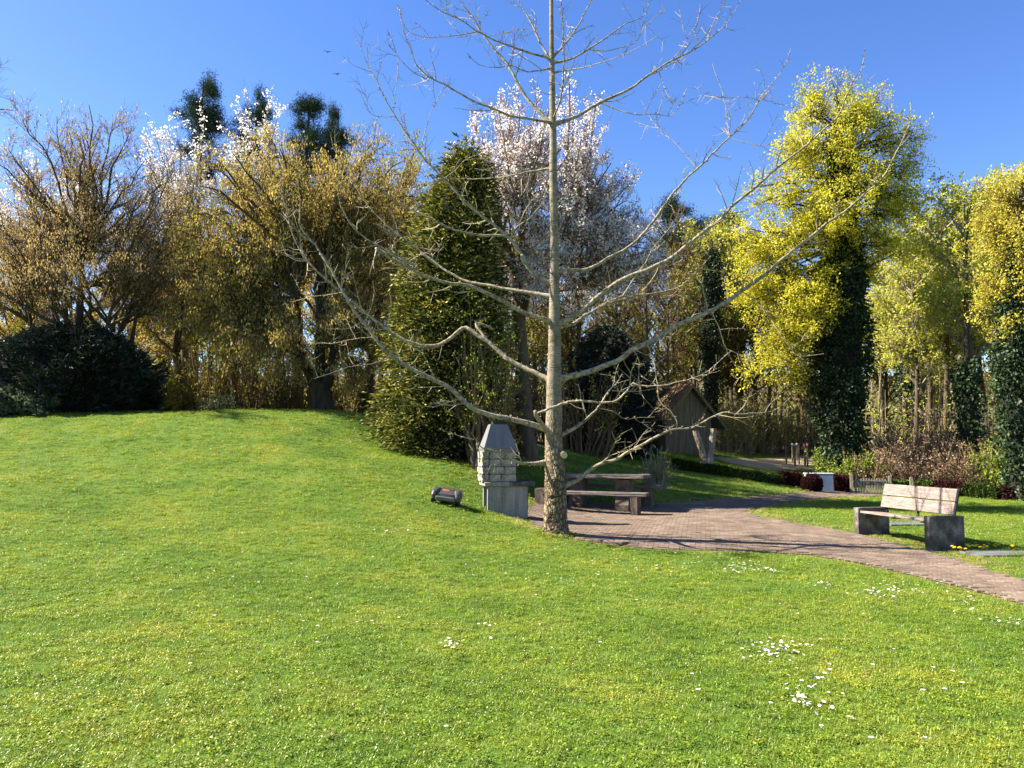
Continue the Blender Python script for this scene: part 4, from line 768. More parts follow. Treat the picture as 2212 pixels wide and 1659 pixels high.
for pts, rr_ in (([at(1122, 700, CY), at(1135, 640, CY), at(1165, 590, CY), at(1240, 560, CY), at(1280, 480, CY)], [.15, .13, .11, .08, .04]), ([at(1118, 640, CY), at(1105, 560, CY), at(1082, 500, CY), at(1050, 420, CY), at(1040, 330, CY)], [.14, .12, .09, .06, .03]), ([at(1118, 640, CY), at(1128, 540, CY), at(1130, 440, CY), at(1150, 330, CY)], [.12, .1, .07, .03])):
    trunk_mesh(r, pts, rr_, 8, 6).build('limb', M['bark_dark'], o, B, True)
mb = MB(); cl = on(r, P2, 6500, .15, .03); clumps(mb, r, cl, 8, .055, .055, .05); clumps(mb, r, on(r, P3, 2400, .2, .03), 7, .05, .06, .055); tag(mb.build('blossom', M['blossom'], o, B), kind='stuff')
mb = MB(); leaves(mb, r, on(r, P3, 11000, .3, .03), .075, .035); leaves(mb, r, on(r, P2, 5000, .6, .03), .07, .03); tag(mb.build('foliage', M['rusty'], o, B), kind='stuff')

# yellow maple with ivy on its trunk
def ivy_column(o, base, pts, rads, n, rng, ln=.12):
    pts = np.array(pts); rads = np.array(rads); t = rng.uniform(0, 1, n) ** .9 * (len(pts) - 1); i = np.clip(t.astype(int), 0, len(pts) - 2); w = (t - i)[:, None]
    c = pts[i] * (1 - w) + pts[i + 1] * w; rr_ = rads[i] * (1 - w[:, 0]) + rads[i + 1] * w[:, 0]; th = rng.uniform(0, 6.283, n)
    lp = 1 + .16 * np.sin(3 * th + 1.7 * c[:, 2]) + .14 * np.sin(5 * th - 2.9 * c[:, 2] + 2) + .1 * np.sin(2.1 * c[:, 2] * 2 + th)
    d = np.stack([np.cos(th), np.sin(th), 0 * th], 1); q = c + d * (rr_ * lp * (1 - .14 * np.abs(rng.normal(0, 1, n))))[:, None]
    mb = MB(); 
    for _ in range(5): leaves(mb, rng, q + rng.normal(0, .10, q.shape), ln, ln * .8, 'dir', d * .5 + np.array([0, 0, -.6]), .55)
    f = tag(mb.build('ivy', M['ivy'], o, base), kind='stuff')
    k = 12; V = []; lv = np.linspace(0, len(pts) - 1, 24); ii = np.clip(lv.astype(int), 0, len(pts) - 2); ww = (lv - ii)[:, None]; cc = pts[ii] * (1 - ww) + pts[ii + 1] * ww; rc = (rads[ii] * (1 - ww[:, 0]) + rads[ii + 1] * ww[:, 0]) * .8
    tubes(mb2 := MB(), cc[None], rc[None], k); mb2.build('ivy_core', M['core'], o, base)  # added dark hull under the ivy leaves, no separate stems
r = np.random.default_rng(61); MY = 30.0; B = gat(1812, MY)
fk = [(1815, 800), (1810, 700), (1820, 620), (1815, 540), (1820, 470), (1815, 400), (1825, 330), (1815, 280)]
o, P1, P2, P3 = broad('maple_tree', 'tall yellow-green flowering maple with ivy wrapped trunk', B, [at(a, b, MY) for a, b in fk],
   [lobe(1785, 225, MY, 75, 50), lobe(1880, 265, MY, 70, 60), lobe(1945, 330, MY, 62, 60), lobe(1730, 330, MY, 75, 45), lobe(1680, 420, MY, 70, 45), lobe(1935, 440, MY, 60, 60), lobe(1850, 380, MY, 60, 50), lobe(1680, 540, MY, 85, 60), lobe(1660, 650, MY, 80, 75), lobe(1680, 770, MY, 85, 65), lobe(1780, 480, MY, 60, 70), lobe(1880, 560, MY, 80, 60), lobe(1750, 620, MY, 60, 60), lobe(1830, 440, MY - 1.3, 80, 120), lobe(1650, 520, MY, 60, 50), lobe(1640, 600, MY, 60, 70), lobe(1730, 700, MY - .8, 60, 90), lobe(1830, 290, MY - .9, 50, 45)],
   200, r, .045, M['bark_dark'], M['bark_dark'], (8, 1.2), (7, .6), .1, .5, .1, .3)
pt = [B - [0, 0, .1], at(1815, 800, MY), at(1818, 620, MY), at(1818, 470, MY), at(1815, 330, MY), at(1812, 240, MY)]
trunk_mesh(r, pt, [.5, .4, .34, .27, .16, .05], 12, 6).build('trunk', M['bark_dark'], o, B, True)
mb = MB(); q = on(r, P3, 12500, .4, .05); hi = np.clip((q[:, 2] - at(0, 520, MY)[2]) / 5, 0, 1); q = q[r.random(len(q)) > hi * .6]; clumps(mb, r, q[::2], 9, .09, .10, .07); clumps(mb, r, q[1::2], 9, .10, .06, .045); tag(mb.build('blossom', M['lime'], o, B), kind='stuff')
mb = MB(); q = on(r, P3, 3000, .6, .1); q = q[q[:, 2] > at(0, 480, MY)[2]]; clumps(mb, r, q, 7, .11, .09, .065); tag(mb.build('foliage', M['lime_pale'], o, B), kind='stuff')
ivy_column(o, B, [B, at(1815, 900, MY), at(1815, 780, MY), at(1812, 660, MY), at(1812, 590, MY), at(1818, 480, MY), at(1818, 380, MY), at(1815, 300, MY)], [.62, .80, .98, 1.05, .75, .48, .36, .22], 8000, r)

# amber maple with ivy at the right edge
r = np.random.default_rng(62); Y = 23.5; B = gat(2195, Y); fk = [(2190, 760), (2195, 680), (2200, 600), (2205, 520), (2210, 450)]
o, P1, P2, P3 = broad('maple_tree', 'amber-yellow young-leaved maple with ivy trunk at the wood edge', B, [at(a, b, Y) for a, b in fk], [lobe(2200, 450, Y, 85, 90), lobe(2170, 560, Y, 65, 100), lobe(2250, 560, Y, 120, 130), lobe(2175, 680, Y, 50, 80)], 50, r, .05, M['bark_dark'], M['twig_brown'], (9, 1.1), (6, .5), .15, .25, .2, .3)
trunk_mesh(r, [B - [0, 0, .1], at(2192, 700, Y), at(2205, 480, Y), at(2210, 380, Y)], [.3, .24, .14, .04], 10, 6).build('trunk', M['bark_dark'], o, B, True)
mb = MB(); clumps(mb, r, on(r, P3, 2600, .4, .05), 8, .08, .075, .055); tag(mb.build('foliage', M['amber'], o, B), kind='stuff')
ivy_column(o, B, [B, at(2190, 850, Y), at(2192, 740, Y), at(2195, 650, Y), at(2200, 560, Y)], [.34, .46, .46, .32, .2], 3000, r, .10)

# pines behind the hornbeams
def pine_model(seed):
    r = np.random.default_rng(seed); o = empty('pine_tree', (0, 0, 0)); Ht, z0 = 19.0, 12.3
    sw = np.cumsum(r.normal(0, .12, (7, 2)), 0); tp_ = np.column_stack([np.vstack([[0, 0], sw[:6]]), np.linspace(-.3, Ht, 7)])
    trunk_mesh(r, tp_, [.32, .28, .24, .2, .15, .1, .03], 8, 4).build('trunk', M['bark_mid'], o, None, True)
    n = 40; hz = np.sort(r.uniform(z0, Ht - .1, n)); f = (Ht - hz) / (Ht - z0); wid = 1.75 * (.15 + .95 * f ** .6) * r.uniform(.45, 1.25, n); a = r.uniform(0, 6.283, n)
    st = np.stack([np.interp(hz, tp_[:, 2], tp_[:, i]) for i in (0, 1)] + [hz], 1); tg = st + np.column_stack([np.cos(a) * wid, np.sin(a) * wid, wid * r.uniform(0, .35, n)])
    P, R = reach(r, st, tg, np.full(n, .05), 7, -.06, wob=.15); mb = MB(); tubes(mb, P, R, 4); P2, R2 = grow(r, P, R, 9, .75, (35, 80), 3, .3, 1, .05, .04, .1, .5, .01); tubes(mb, P2, R2, 3); tag(mb.build('branches', M['bark_mid'], o), kind='stuff')
    mb = MB(); q = on(r, P2, 4400, .15, .13); q[:, 2] += np.abs(r.normal(0, .06, len(q))); clumps(mb, r, q, 6, .10, .17, .028); tag(mb.build('needles', M['pine'], o), kind='stuff'); return o
pines = [pine_model(71), pine_model(75), pine_model(73)]; used_p = set()
def pine(label, px, ytop, Y, wpx, k, rz_):
    o = pines[k] if k not in used_p else copy_tree(pines[k]); used_p.add(k); B = gat(px, Y); o.location = B; o.rotation_euler = (0, 0, rz_)
    sz = (at(px, ytop, Y)[2] - B[2]) / 19.2; sx = wpx * Y / F / 1.75; o.scale = (sx, sx, sz); tag(o, label, 'tree')
pine('tallest dark pine among the white cherries behind the hornbeams', 415, 165, 44, 68, 0, 0)
pine('dark pine rising between the two white blossoming cherries', 535, 200, 46, 62, 1, 1)
pine('rounded dark pine above the golden hornbeam crown', 645, 205, 44, 66, 2, 2)
pine('small dark pine top beside the rounded pine', 722, 228, 46, 48, 0, 3)
pine('dark pine above the cherry, over the shed roof', 1470, 430, 46, 80, 1, 4)
pine('dark pine left of the yellow maple', 1590, 452, 50, 66, 2, 5)

# white cherries further back
def back_cherry(label, px, Y, lobes_, seed, nb):
    r = np.random.default_rng(seed); B = gat(px, Y); top = at(px, lobes_[0][1], Y)
    o, P1, P2, P3 = broad('cherry_tree', label, B, [at(px + dx_, y, Y) for dx_, y in ((0, 640), (-12, 590), (14, 600), (0, 540))], [lobe(a, b, Y, c, d) for a, b, c, d in lobes_], 40, r, .06, M['bark_mid'], M['twig_grey'], (9, 1.6), (5, .6), .05, .3, .6, .3, trunk=([B - [0, 0, .1], at(px, 640, Y), at(px, 480, Y)], [.22, .15, .04]))
    mb = MB(); clumps(mb, r, on(r, P2, int(nb * .55), .2, .04), 7, .075, .10, .085); clumps(mb, r, on(r, P3, nb // 2, .2, .04), 5, .07, .09, .08); tag(mb.build('blossom', M['blossom'], o, B), kind='stuff')
back_cherry('white blossoming cherry below the tallest pine', 400, 38, [(390, 350, 90, 90), (340, 320, 40, 60), (450, 340, 45, 80), (400, 450, 90, 80)], 81, 1500)
back_cherry('white blossoming cherry with upright sprays beside the dark pine', 550, 38, [(550, 300, 60, 100), (590, 260, 25, 60), (500, 330, 40, 60), (540, 430, 80, 80)], 82, 1500)
back_cherry('pale pinkish cherry glimpsed through the brown hornbeam', 120, 36, [(60, 450, 130, 90), (200, 440, 110, 80), (-10, 520, 90, 90)], 83, 2000)

# woodland behind: a few kinds, each tree its own object
def wood_tree(seed, Ht, wid, n1, leafm, nleaf, lsize, barkm, twigm, low=.3, l2=(7, 1.6), l3=(6, .7)):
    r = np.random.default_rng(seed); o = empty('woodland_tree', (0, 0, 0)); Bz = np.zeros(3)
    xs = np.cumsum(r.normal(0, .12, (6, 2)), 0); tp_ = np.column_stack([np.vstack([[0, 0], xs[:5]]), np.linspace(-.3, Ht, 6)])
    trunk_mesh(r, tp_, [.20, .16, .13, .10, .06, .02], 8, 5).build('trunk', barkm, o, None, True)
    hz = r.uniform(low * Ht, Ht * .97, n1); f = 1 - np.abs((hz / Ht - .6) / .55) ** 2; w = wid * np.clip(f, .3, 1) * r.uniform(.5, 1.1, n1); a = r.uniform(0, 6.283, n1)
    st = np.stack([np.interp(hz, tp_[:, 2], tp_[:, i]) for i in (0, 1)] + [hz], 1); tg = st + np.column_stack([np.cos(a) * w, np.sin(a) * w, w * r.uniform(.6, 1.5, n1)])
    P, R = reach(r, st, tg, np.full(n1, .045), 8, .0); mb = MB(); tubes(mb, P, R, 4); P2, R2 = grow(r, P, R, l2[0], l2[1], (25, 60), 4, .2, 1, .2, .05, .13, .5, .007); tubes(mb, P2, R2, 3)
    P3, R3 = grow(r, P2, R2, l3[0], l3[1], (25, 65), 3, .15, 1, .1, .03, .15, .55, .0055); tubes(mb, P3, R3, 3); tag(mb.build('branches', twigm, o), kind='stuff')
    if nleaf:
        mb = MB(); clumps(mb, r, on(r, P3, nleaf, .3, .05), 4, .1, lsize, lsize * .8); tag(mb.build('foliage', leafm, o), kind='stuff')
    return o
kinds = {'bare': wood_tree(91, 12, 2.6, 34, None, 0, 0, M['bark_mid'], M['twig_brown']),
         'olive': wood_tree(92, 11, 2.8, 34, M['olive'], 1500, .14, M['bark_mid'], M['twig_brown'], .15),
         'lime': wood_tree(93, 13, 2.0, 30, M['lime_pale'], 1500, .15, M['bark_mid'], M['twig_grey'], .4),
         'gold': wood_tree(94, 11, 2.8, 34, M['catkin'], 1700, .15, M['bark_mid'], M['twig_brown'], .2)}
WL = {'bare': 'bare brown tree in the wood behind the shed and cherry', 'olive': 'olive-brown budding tree in the wood edge behind', 'lime': 'slender tree with sparse pale lime leaves in the right-hand wood', 'gold': 'golden budding tree in the wood behind the hornbeams'}
first = set(); rw = np.random.default_rng(95)
def plant(kind, px, Y, ytop, label=None, grp=None):
    t = kinds[kind]; o = t if kind not in first else copy_tree(t); first.add(kind)
    B = gat(px, Y); Hn = at(px, ytop, Y)[2] - B[2]; ref = {'bare': 12, 'olive': 11, 'lime': 13, 'gold': 11}[kind]; s = Hn / (ref * 1.07)
    o.location = B; o.scale = (s * rw.uniform(.85, 1.15), s * rw.uniform(.85, 1.15), s); o.rotation_euler = (0, 0, rw.uniform(0, 6.28))
    tag(o, label or WL[kind], 'tree', grp or ('woodland trees, ' + kind)); return o
for px, Y, yt in ((1250, 33, 540), (1330, 36, 500), (1400, 34, 560), (1450, 41, 470), (1380, 42, 520), (1500, 43, 560), (1600, 45, 560), (1290, 40, 560), (1660, 46, 600), (1200, 38, 600), (1570, 44, 600)): plant('bare', px, Y, yt)
for px, Y, yt in ((1425, 39, 600), (1350, 35, 640), (1095, 32, 520), (1160, 34, 540), (1225, 33, 560), (1130, 38, 500), (1010, 30, 560), (1500, 44, 500), (1580, 43, 600), (1640, 44, 640), (1530, 45, 520), (1740, 40, 640), (1900, 44, 640), (2050, 42, 640), (2180, 40, 600), (1980, 40, 680), (280, 40, 560), (60, 34, 620), (520, 38, 600), (880, 36, 560), (960, 34, 600), (-60, 32, 600)): plant('olive', px, Y, yt)
for px, Y, yt in ((1945, 34, 480), (1990, 37, 520), (2035, 33, 420), (2130, 35, 400), (1910, 38, 560), (2165, 31, 470), (2240, 33, 400), (1970, 32, 560), (2010, 36, 500), (2070, 36, 460), (2110, 33, 440), (2200, 36, 440), (1545, 42, 480)): plant('lime', px, Y, yt)
for px, Y, yt in ((20, 40, 540), (150, 42, 520), (250, 36, 600), (450, 42, 520), (700, 36, 480), (600, 42, 520), (820, 40, 460), (900, 42, 480), (-80, 38, 500), (350, 34, 600)): plant('gold', px, Y, yt)
tall = plant('lime', 2088, 29, 400, 'taller thick-trunked lime-leaved tree with ivy on its lower trunk', 'single lime tree')
r = np.random.default_rng(96); Bt = gat(2088, 29); o = tree('ivy_trunk_tree', 'slim trunk wrapped in dark ivy beside the thick-trunked tree', gat(1960, 34)); B = gat(1960, 34)
trunk_mesh(r, [B - [0, 0, .1], at(1962, 700, 34), at(1958, 520, 34)], [.2, .15, .04], 8, 5).build('trunk', M['bark_mid'], o, B, True); ivy_column(o, B, [B, at(1960, 800, 34), at(1962, 680, 34)], [.35, .4, .2], 900, r)
o = tree('ivy_trunk_tree', 'ivy covered trunk behind the shed roof', gat(1535, 40)); B = gat(1535, 40)
trunk_mesh(r, [B - [0, 0, .1], at(1536, 700, 40), at(1538, 520, 40)], [.22, .16, .05], 8, 5).build('trunk', M['bark_mid'], o, B, True); ivy_column(o, B, [B, at(1535, 760, 40), at(1537, 620, 40), at(1538, 540, 40)], [.4, .5, .45, .2], 1400, r)
o = tree('ivy_trunk_tree', 'thick dark trunk with ivy among the right-hand shrubs', gat(2092, 28)); B = gat(2092, 28)
trunk_mesh(r, [B - [0, 0, .1], at(2090, 800, 28), at(2086, 620, 28), at(2090, 450, 28)], [.17, .11, .06, .02], 10, 5).build('trunk', M['bark_dark'], o, B, True); ivy_column(o, B, [B, at(2090, 880, 28), at(2088, 780, 28)], [.3, .38, .26], 700, r)

# bushes
r = np.random.default_rng(101); Y = 23.4; B = gat(172, Y); o = empty('yew_bush', B, 0, 'large dark rounded yew bush at the crest of the mound', 'bush')
s = Y / F; cc = B.copy(); cl = lambda h: np.stack([np.full_like(h, cc[0]) + .15 * np.sin(h), np.full_like(h, cc[1]), h], 1)
shell_plant(o, B, [(B[2] - .1, 1.8), (B[2] + .5, 2.05), (B[2] + 1.2, 2.1), (B[2] + 1.8, 1.8), (B[2] + 2.25, 1.3), (B[2] + 2.6, .5)], cl, 6500, r, M['yew'], .19, .045, 4, .8, .16, .5, lump=.24, core=.82)
Y = 21.9; B = gat(48, Y); cc = B.copy(); o = empty('juniper_bush', B, 0, 'low spreading grey-green juniper in front of the yew bush', 'bush')
shell_plant(o, B, [(B[2] - .1, 1.35), (B[2] + .25, 1.3), (B[2] + .5, .95), (B[2] + .68, .4)], lambda h: np.stack([np.full_like(h, B[0]), np.full_like(h, B[1]), h], 1), 2600, r, M['juniper'], .13, .05, 6, .8, .14, .3, lump=.25, core=.8)
Y = 28.5; B = gat(1312, Y); o = tree('dark_conifer', 'dark shaded conifer behind the picnic table', B); Bc = B.copy(); z_ = lambda py: at(1300, py, Y)[2]
shell_plant(o, B, [(B[2] - .1, 1.35), (z_(930), 1.6), (z_(850), 1.55), (z_(790), 1.25), (z_(740), .8), (z_(700), .15)], lambda h: np.stack([np.full_like(h, Bc[0]), np.full_like(h, Bc[1]), h], 1), 4200, r, M['yew'], .2, .05, 6, .7, .2, -.2, lump=.34, core=.82)
SHR, SHC = {}, {}
def shrub(name, label, px, Y, w, h, ns, stemm, leafm, nl, ls, seed, group=None, lean=.35, mode='rand', l2=(6, .5), depth=None):
    """many stems from one ground patch, side twigs and small leaves"""
    if group:      # a group is grown from two models; the others are turned and scaled copies
        ml = SHR.setdefault(group, [])
        if len(ml) >= 2:
            src_, w0, h0 = ml[len(SHC.setdefault(group, [])) % 2]; SHC[group].append(1); o = copy_tree(src_); B = gat(px, Y); o.location = B - np.array([0, 0, .03]); rr_ = np.random.default_rng(seed); o.rotation_euler = (0, 0, rr_.choice([0, 3.14]) + rr_.normal(0, .3)); o.scale = (w / w0, w / w0, h / h0); return o
    r = np.random.default_rng(seed); B = gat(px, Y); o = empty(name, B, 0, label, 'shrub', group); dp = depth or w * .7
    if group: ml.append((o, w, h))
    a = np.column_stack([r.uniform(-w, w, ns) * .6, r.uniform(-dp, dp, ns) * .6]); st = np.column_stack([a[:, 0] + B[0], a[:, 1] + B[1], np.zeros(ns)]); st[:, 2] = H(st[:, 0], st[:, 1]) - (.2 if group else .05)
    hh = h * r.uniform(.45, 1.05, ns) * (1 - .35 * (np.abs(a[:, 0]) / (w * .6 + 1e-6)) ** 2); tg = st + np.column_stack([a[:, 0] * .5 + r.normal(0, lean, ns) * hh * .5, r.normal(0, lean, ns) * hh * .5, hh])
    P, R = reach(r, st, tg, np.full(ns, .012 + h * .004), 7, .0, wob=.12, rtip=.006); mb = MB(); tubes(mb, P, R, 3); P2, R2 = grow(r, P, R, l2[0], l2[1], (25, 65), 3, .25, 1, .15, .03, .15, .6, .005); tubes(mb, P2, R2, 3); tag(mb.build('stems', stemm, o, B), kind='stuff')
    if nl: mb = MB(); leaves(mb, r, on(r, P2, nl, .1, .06), ls, ls * .65, mode); tag(mb.build('foliage', leafm, o, B), kind='stuff')
    return o
G = 'undergrowth stems below the hornbeams'
for i, (px, Y) in enumerate(((345, 28), (400, 29), (455, 28), (510, 29.5), (560, 28), (610, 29), (655, 28.5), (745, 28), (790, 29))):
    shrub('undergrowth_shrub', 'thin reddish stems of undergrowth in the shade below the hornbeams', px, Y, .95, 2.7 + .4 * (i % 3), 46, M['twig_red'], M['olive'], 1500, .09, 200 + i, G, .22)
for i, (px, Y) in enumerate(((20, 27), (120, 28), (240, 28), (320, 27.5))): shrub('undergrowth_shrub', 'pale green leafy undergrowth behind the yew bush', px, Y, 1.2, 2.6, 30, M['twig_brown'], M['leaf_young'], 2200, .10, 230 + i, 'leafy undergrowth behind the yew')
shrub('evergreen_shrub', 'small grey-green evergreen shrub among the reddish stems', 478, 26.8, .6, .9, 26, M['twig_brown'], M['juniper'], 1600, .07, 240)
G = 'brown bramble thickets'
for i, (px, Y, w, h) in enumerate(((1960, 27.5, 1.2, 1.9), (2030, 28.5, 1.2, 2.3), (1890, 28.5, 1.1, 1.7), (2080, 27, 1.2, 1.9), (1930, 30, 1.3, 2.6), (2010, 31, 1.3, 3.0), (2130, 29, 1.1, 2.4))):
    shrub('bramble_thicket', 'brown bramble thicket behind the low hedge', px, Y, w, h, 60, M['twig_red'], M['dryleaf'], 2200, .08, 260 + i, G, .4)
G = 'green shrubs at the wood edge'
for i, (px, Y, w, h) in enumerate(((1850, 28.5, 1.0, 1.5), (1800, 30, 1.0, 1.5), (2150, 26.5, 1.0, 2.1), (2110, 28, .9, 1.8), (2205, 25.8, 1.1, 1.8), (1800, 33, .7, 1.2), (2250, 26, 1.2, 2.2))):
    shrub('leafy_shrub', 'fresh green leafy shrub at the wood edge on the right', px, Y, w, h, 40, M['twig_grey'], M['shrubgreen'], 3200, .085, 280 + i, G, .35)
G = 'tan hazel shrubs beside the shed'
for i, (px, Y, w, h) in enumerate(((1575, 38.5, 1.3, 2.9), (1625, 40, 1.4, 3.2), (1600, 41.5, 1.6, 3.6), (1680, 40.5, 1.5, 2.7), (1735, 41, 1.4, 2.6), (1560, 41, 1.3, 3.4))):
    shrub('hazel_shrub', 'tan twiggy hazel shrub beside the shed', px, Y, w, h, 60, M['twig_grey'], M['olive'], 2600, .10, 300 + i, G, .4)
G = 'tall bare saplings at the wood edge'
for i, (px, Y) in enumerate(((1930, 33), (1980, 32), (2050, 31), (2120, 31), (1870, 34), (1720, 41), (1775, 40), (2180, 29))):
    shrub('sapling_clump', 'clump of tall thin bare saplings at the wood edge', px, Y, 1.2, 5.5, 16, M['twig_grey'], M['lime_pale'], 420, .11, 320 + i, G, .12, l2=(9, .8))
for i, (px, Y) in enumerate(((1230, 31), (1290, 33), (1350, 31), (1180, 28), (1100, 27), (1255, 26.5))):
    shrub('dark_undergrowth', 'dark twiggy undergrowth behind the cherry trunk', px, Y, 1.5, 3.6, 60, M['twig_brown'], M['olive'], 1600, .09, 340 + i, 'undergrowth behind the cherry', .3)
shrub('elder_shrub', 'green budding shrub with fine stems in front of the golden conifer', 1050, 18.9, .75, 4.6, 26, M['twig_brown'], M['shrubgreen'], 1500, .06, 360, lean=.2, l2=(8, .6))
r = np.random.default_rng(361); B = gat(1028, 18.6); o = empty('twisted_shrub', B, 0, 'old shrub with twisted brown stems beside the barbecue', 'shrub')
for pts in ([(1025, 1005), (1018, 960), (1010, 930), (990, 895), (985, 850)], [(1030, 1005), (1035, 950), (1028, 900), (1030, 860), (1045, 790), (1050, 720)], [(1035, 1005), (1060, 930), (1075, 880), (1110, 850), (1150, 830)], [(1032, 1005), (1048, 940), (1042, 880), (1075, 830), (1085, 760)]):
    p = smooth_path([at(a, b, 18.6 + .1 * k) for k, (a, b) in enumerate(pts)], .12); p[0, 2] = B[2] - .05; p[1:] += r.normal(0, .015, p[1:].shape); R = np.linspace(.085, .018, len(p)); mb = MB(); tubes(mb, p[None], R[None], 7); mb.build('stem', M['bark_mid'], o, B, True)
    P2, R2 = grow(r, p[None], R[None], 14, .9, (30, 70), 6, .4, 1, .2, .05, .15, .4, .006); P3, R3 = grow(r, P2, R2, 3, .35, (30, 70), 4, .2, 1, .1, .03, .15, .6, .005); mb = MB(); tubes(mb, P2, R2, 3); tubes(mb, P3, R3, 3); tag(mb.build('twigs', M['twig_brown'], o, B), kind='stuff')
    mb = MB(); leaves(mb, r, on(r, P3, 260, .4, .02), .05, .035); tag(mb.build('foliage', M['shrubgreen'], o, B), kind='stuff')
shrub('currant_shrub', 'vase-shaped many-stemmed shrub on the lawn beyond the picnic table', 1415, 21.6, .3, 1.35, 34, M['twig_grey'], M['olive'], 260, .06, 370, lean=.45, l2=(4, .3))
r = np.random.default_rng(371); B = gat(-105, 30); o, P1, P2, P3 = broad('bare_tree', 'bare twig ends of a tree reaching in at the left sky', B, [at(-105, 620, 30), at(-104, 520, 30), at(-102, 420, 30), at(-100, 330, 30), at(-98, 250, 30)], [lobe(-55, 190, 30, 80, 85), lobe(-130, 330, 30, 110, 180), lobe(-150, 480, 30, 90, 120)], 70, r, .045, M['bark_mid'], M['bark_mid'], (9, 1.1), (5, .5), .1, .2, .2, .4, trunk=([B - [0, 0, .1], at(-105, 560, 30), at(-102, 380, 30), at(-95, 200, 30)], [.27, .2, .12, .03]))

# far wood: one mass behind everything
r = np.random.default_rng(500); nT = 300; x = r.uniform(-62, 78, nT); y = r.uniform(46, 74, nT); st = np.column_stack([x, y, H(x, y) - .2]); hT = r.uniform(6.5, 10.5, nT)
P, R = reach(r, st, st + np.column_stack([r.normal(0, .6, nT), r.normal(0, .6, nT), hT]), r.uniform(.07, .16, nT), 7, 0, wob=.05, rtip=.02); mb = MB(); tubes(mb, P, R, 4)
P2, R2 = grow(r, P, R, 12, 2.6, (25, 60), 3, .12, 1, .2, .05, .12, .4, .02); tubes(mb, P2, R2, 3); P3, R3 = grow(r, P2, R2, 3, 1.2, (25, 65), 2, .2, 1, .1, .03, .15, .6, .018); tubes(mb, P3, R3, 3)
fw = mb.build('far_wood', M['twig_brown']); tag(fw, 'distant brown mass of bare trees deep in the wood', 'wood', kind='stuff')
mb = MB(); clumps(mb, r, on(r, P3, 9000, .2, .1), 3, .25, .36, .26); x = r.uniform(-62, 78, 6000); y = r.uniform(44, 60, 6000); q = np.column_stack([x, y, H(x, y) + 2.6 * r.random(6000) ** 1.3]); clumps(mb, r, q, 3, .2, .35, .22)
fl_ = mb.build('far_foliage', M['olive']); tag(fl_, 'olive undergrowth and buds of the distant wood', 'foliage', kind='stuff')

# ------------------------------------------------------------------ barbecue
rb = np.random.default_rng(7)
B = gat(1085, 15.3); bq = empty('barbecue', B, math.radians(12), 'concrete and limestone garden barbecue with grey metal hood', 'barbecue')
box('side_panel', (.80, .075, .62), (.06, -.24, .25), M['concrete'], bq, .006, cuts=2, rough=.0012)
box('side_panel', (.80, .075, .62), (.06, .24, .25), M['concrete'], bq, .006, cuts=2, rough=.0012, seed=1)
sl_ = box('slab', (.50, .66, .085), (-.16, 0, .6025), M['concrete'], bq, .012)
box('slab', (.495, .66, .085), (.345, 0, .6025), M['concrete_w'], bq, .012)
def stone(name, sx, sy, sz, loc, seed, par, axis):
    o = box(name, (sx, sy, sz), loc, M['stone'], par, .01, cuts=2); r = np.random.default_rng(seed)
    for v in o.data.vertices:
        c = v.co
        if axis == 'x' and c.x < -sx * .3: v.co.x -= abs(r.normal(0, .016)); 
        if axis == 'y' and c.y < -sy * .3: v.co.y -= abs(r.normal(0, .004))
        v.co += Vector(r.normal(0, .0025, 3))
k = 0
for c_ in range(4):
    zc = .645 + .0725 + c_ * .148; o_ = .06 if c_ % 2 else 0
    for (x0, x1) in ((-.31, -.08 + o_), (-.08 + o_, .225)): stone('stone_block', x1 - x0 - .008, .12, .140, ((x0 + x1) / 2, -.225, zc), k, bq, 'y'); k += 1
    for (x0, x1) in ((-.31, -.05 - o_), (-.05 - o_, .225)): stone('stone_block', x1 - x0 - .008, .12, .140, ((x0 + x1) / 2, .225, zc), k, bq, 'n'); k += 1
    for (y0, y1) in ((-.285, -.02 + o_), (-.02 + o_, .285)): stone('stone_block', .11, y1 - y0 - .008, .140, (-.375, (y0 + y1) / 2, zc), k, bq, 'x'); k += 1
box('firewall_lining', (.03, .32, .585), (-.295, 0, .94), M['soot'], bq, .002)
# hood: rim, tapering body, flue and cap
hx, hy = .335, .31; hcx = -.085; z0 = 1.245
def frustum(name, b, t, za, zb, mat, par, open_top=False):
    V = [(sx * b[0] + b[2], sy * b[1], za) for sx, sy in ((-1, -1), (1, -1), (1, 1), (-1, 1))] + [(sx * t[0] + t[2], sy * t[1], zb) for sx, sy in ((-1, -1), (1, -1), (1, 1), (-1, 1))]
    Q = [(0, 1, 5, 4), (1, 2, 6, 5), (2, 3, 7, 6), (3, 0, 4, 7), (4, 5, 6, 7), (3, 2, 1, 0)]
    return MB().add(V, Q).build(name, mat, par)
hd = frustum('hood', (hx, hy, hcx), (.165, .15, hcx - .01), z0 + .045, z0 + .52, M['hood'], bq)
frustum('rim', (hx - .012, hy - .012, hcx), (hx + .006, hy + .006, hcx), z0 - .03, z0 + .046, M['hood'], hd)
fl = frustum('flue', (.14, .12, hcx + .02), (.14, .12, hcx + .02), z0 + .50, z0 + .57, M['black'], bq)
for sx in (-1, 1):
    for sy in (-1, 1): box('cap_post', (.016, .016, .11), (hcx + sx * .12, sy * .11, z0 + .61), M['black'], bq, 0)
box('chimney_cap', (.36, .32, .022), (hcx, 0, z0 + .672), M['hood'], bq, .004)
rk = empty('grill_rack', (0, 0, 0)); rk.parent = bq
mb = MB()
for i in range(9): tubes(mb, np.array([[(.245, -.20 + i * .05, .66), (.25, -.20 + i * .05, 1.02)]]), np.array([[.006, .006]]), 5)
for zq in (.68, .8, .92, 1.01): tubes(mb, np.array([[(.247, -.21, zq), (.247, .21, zq)]]), np.array([[.008, .008]]), 5)
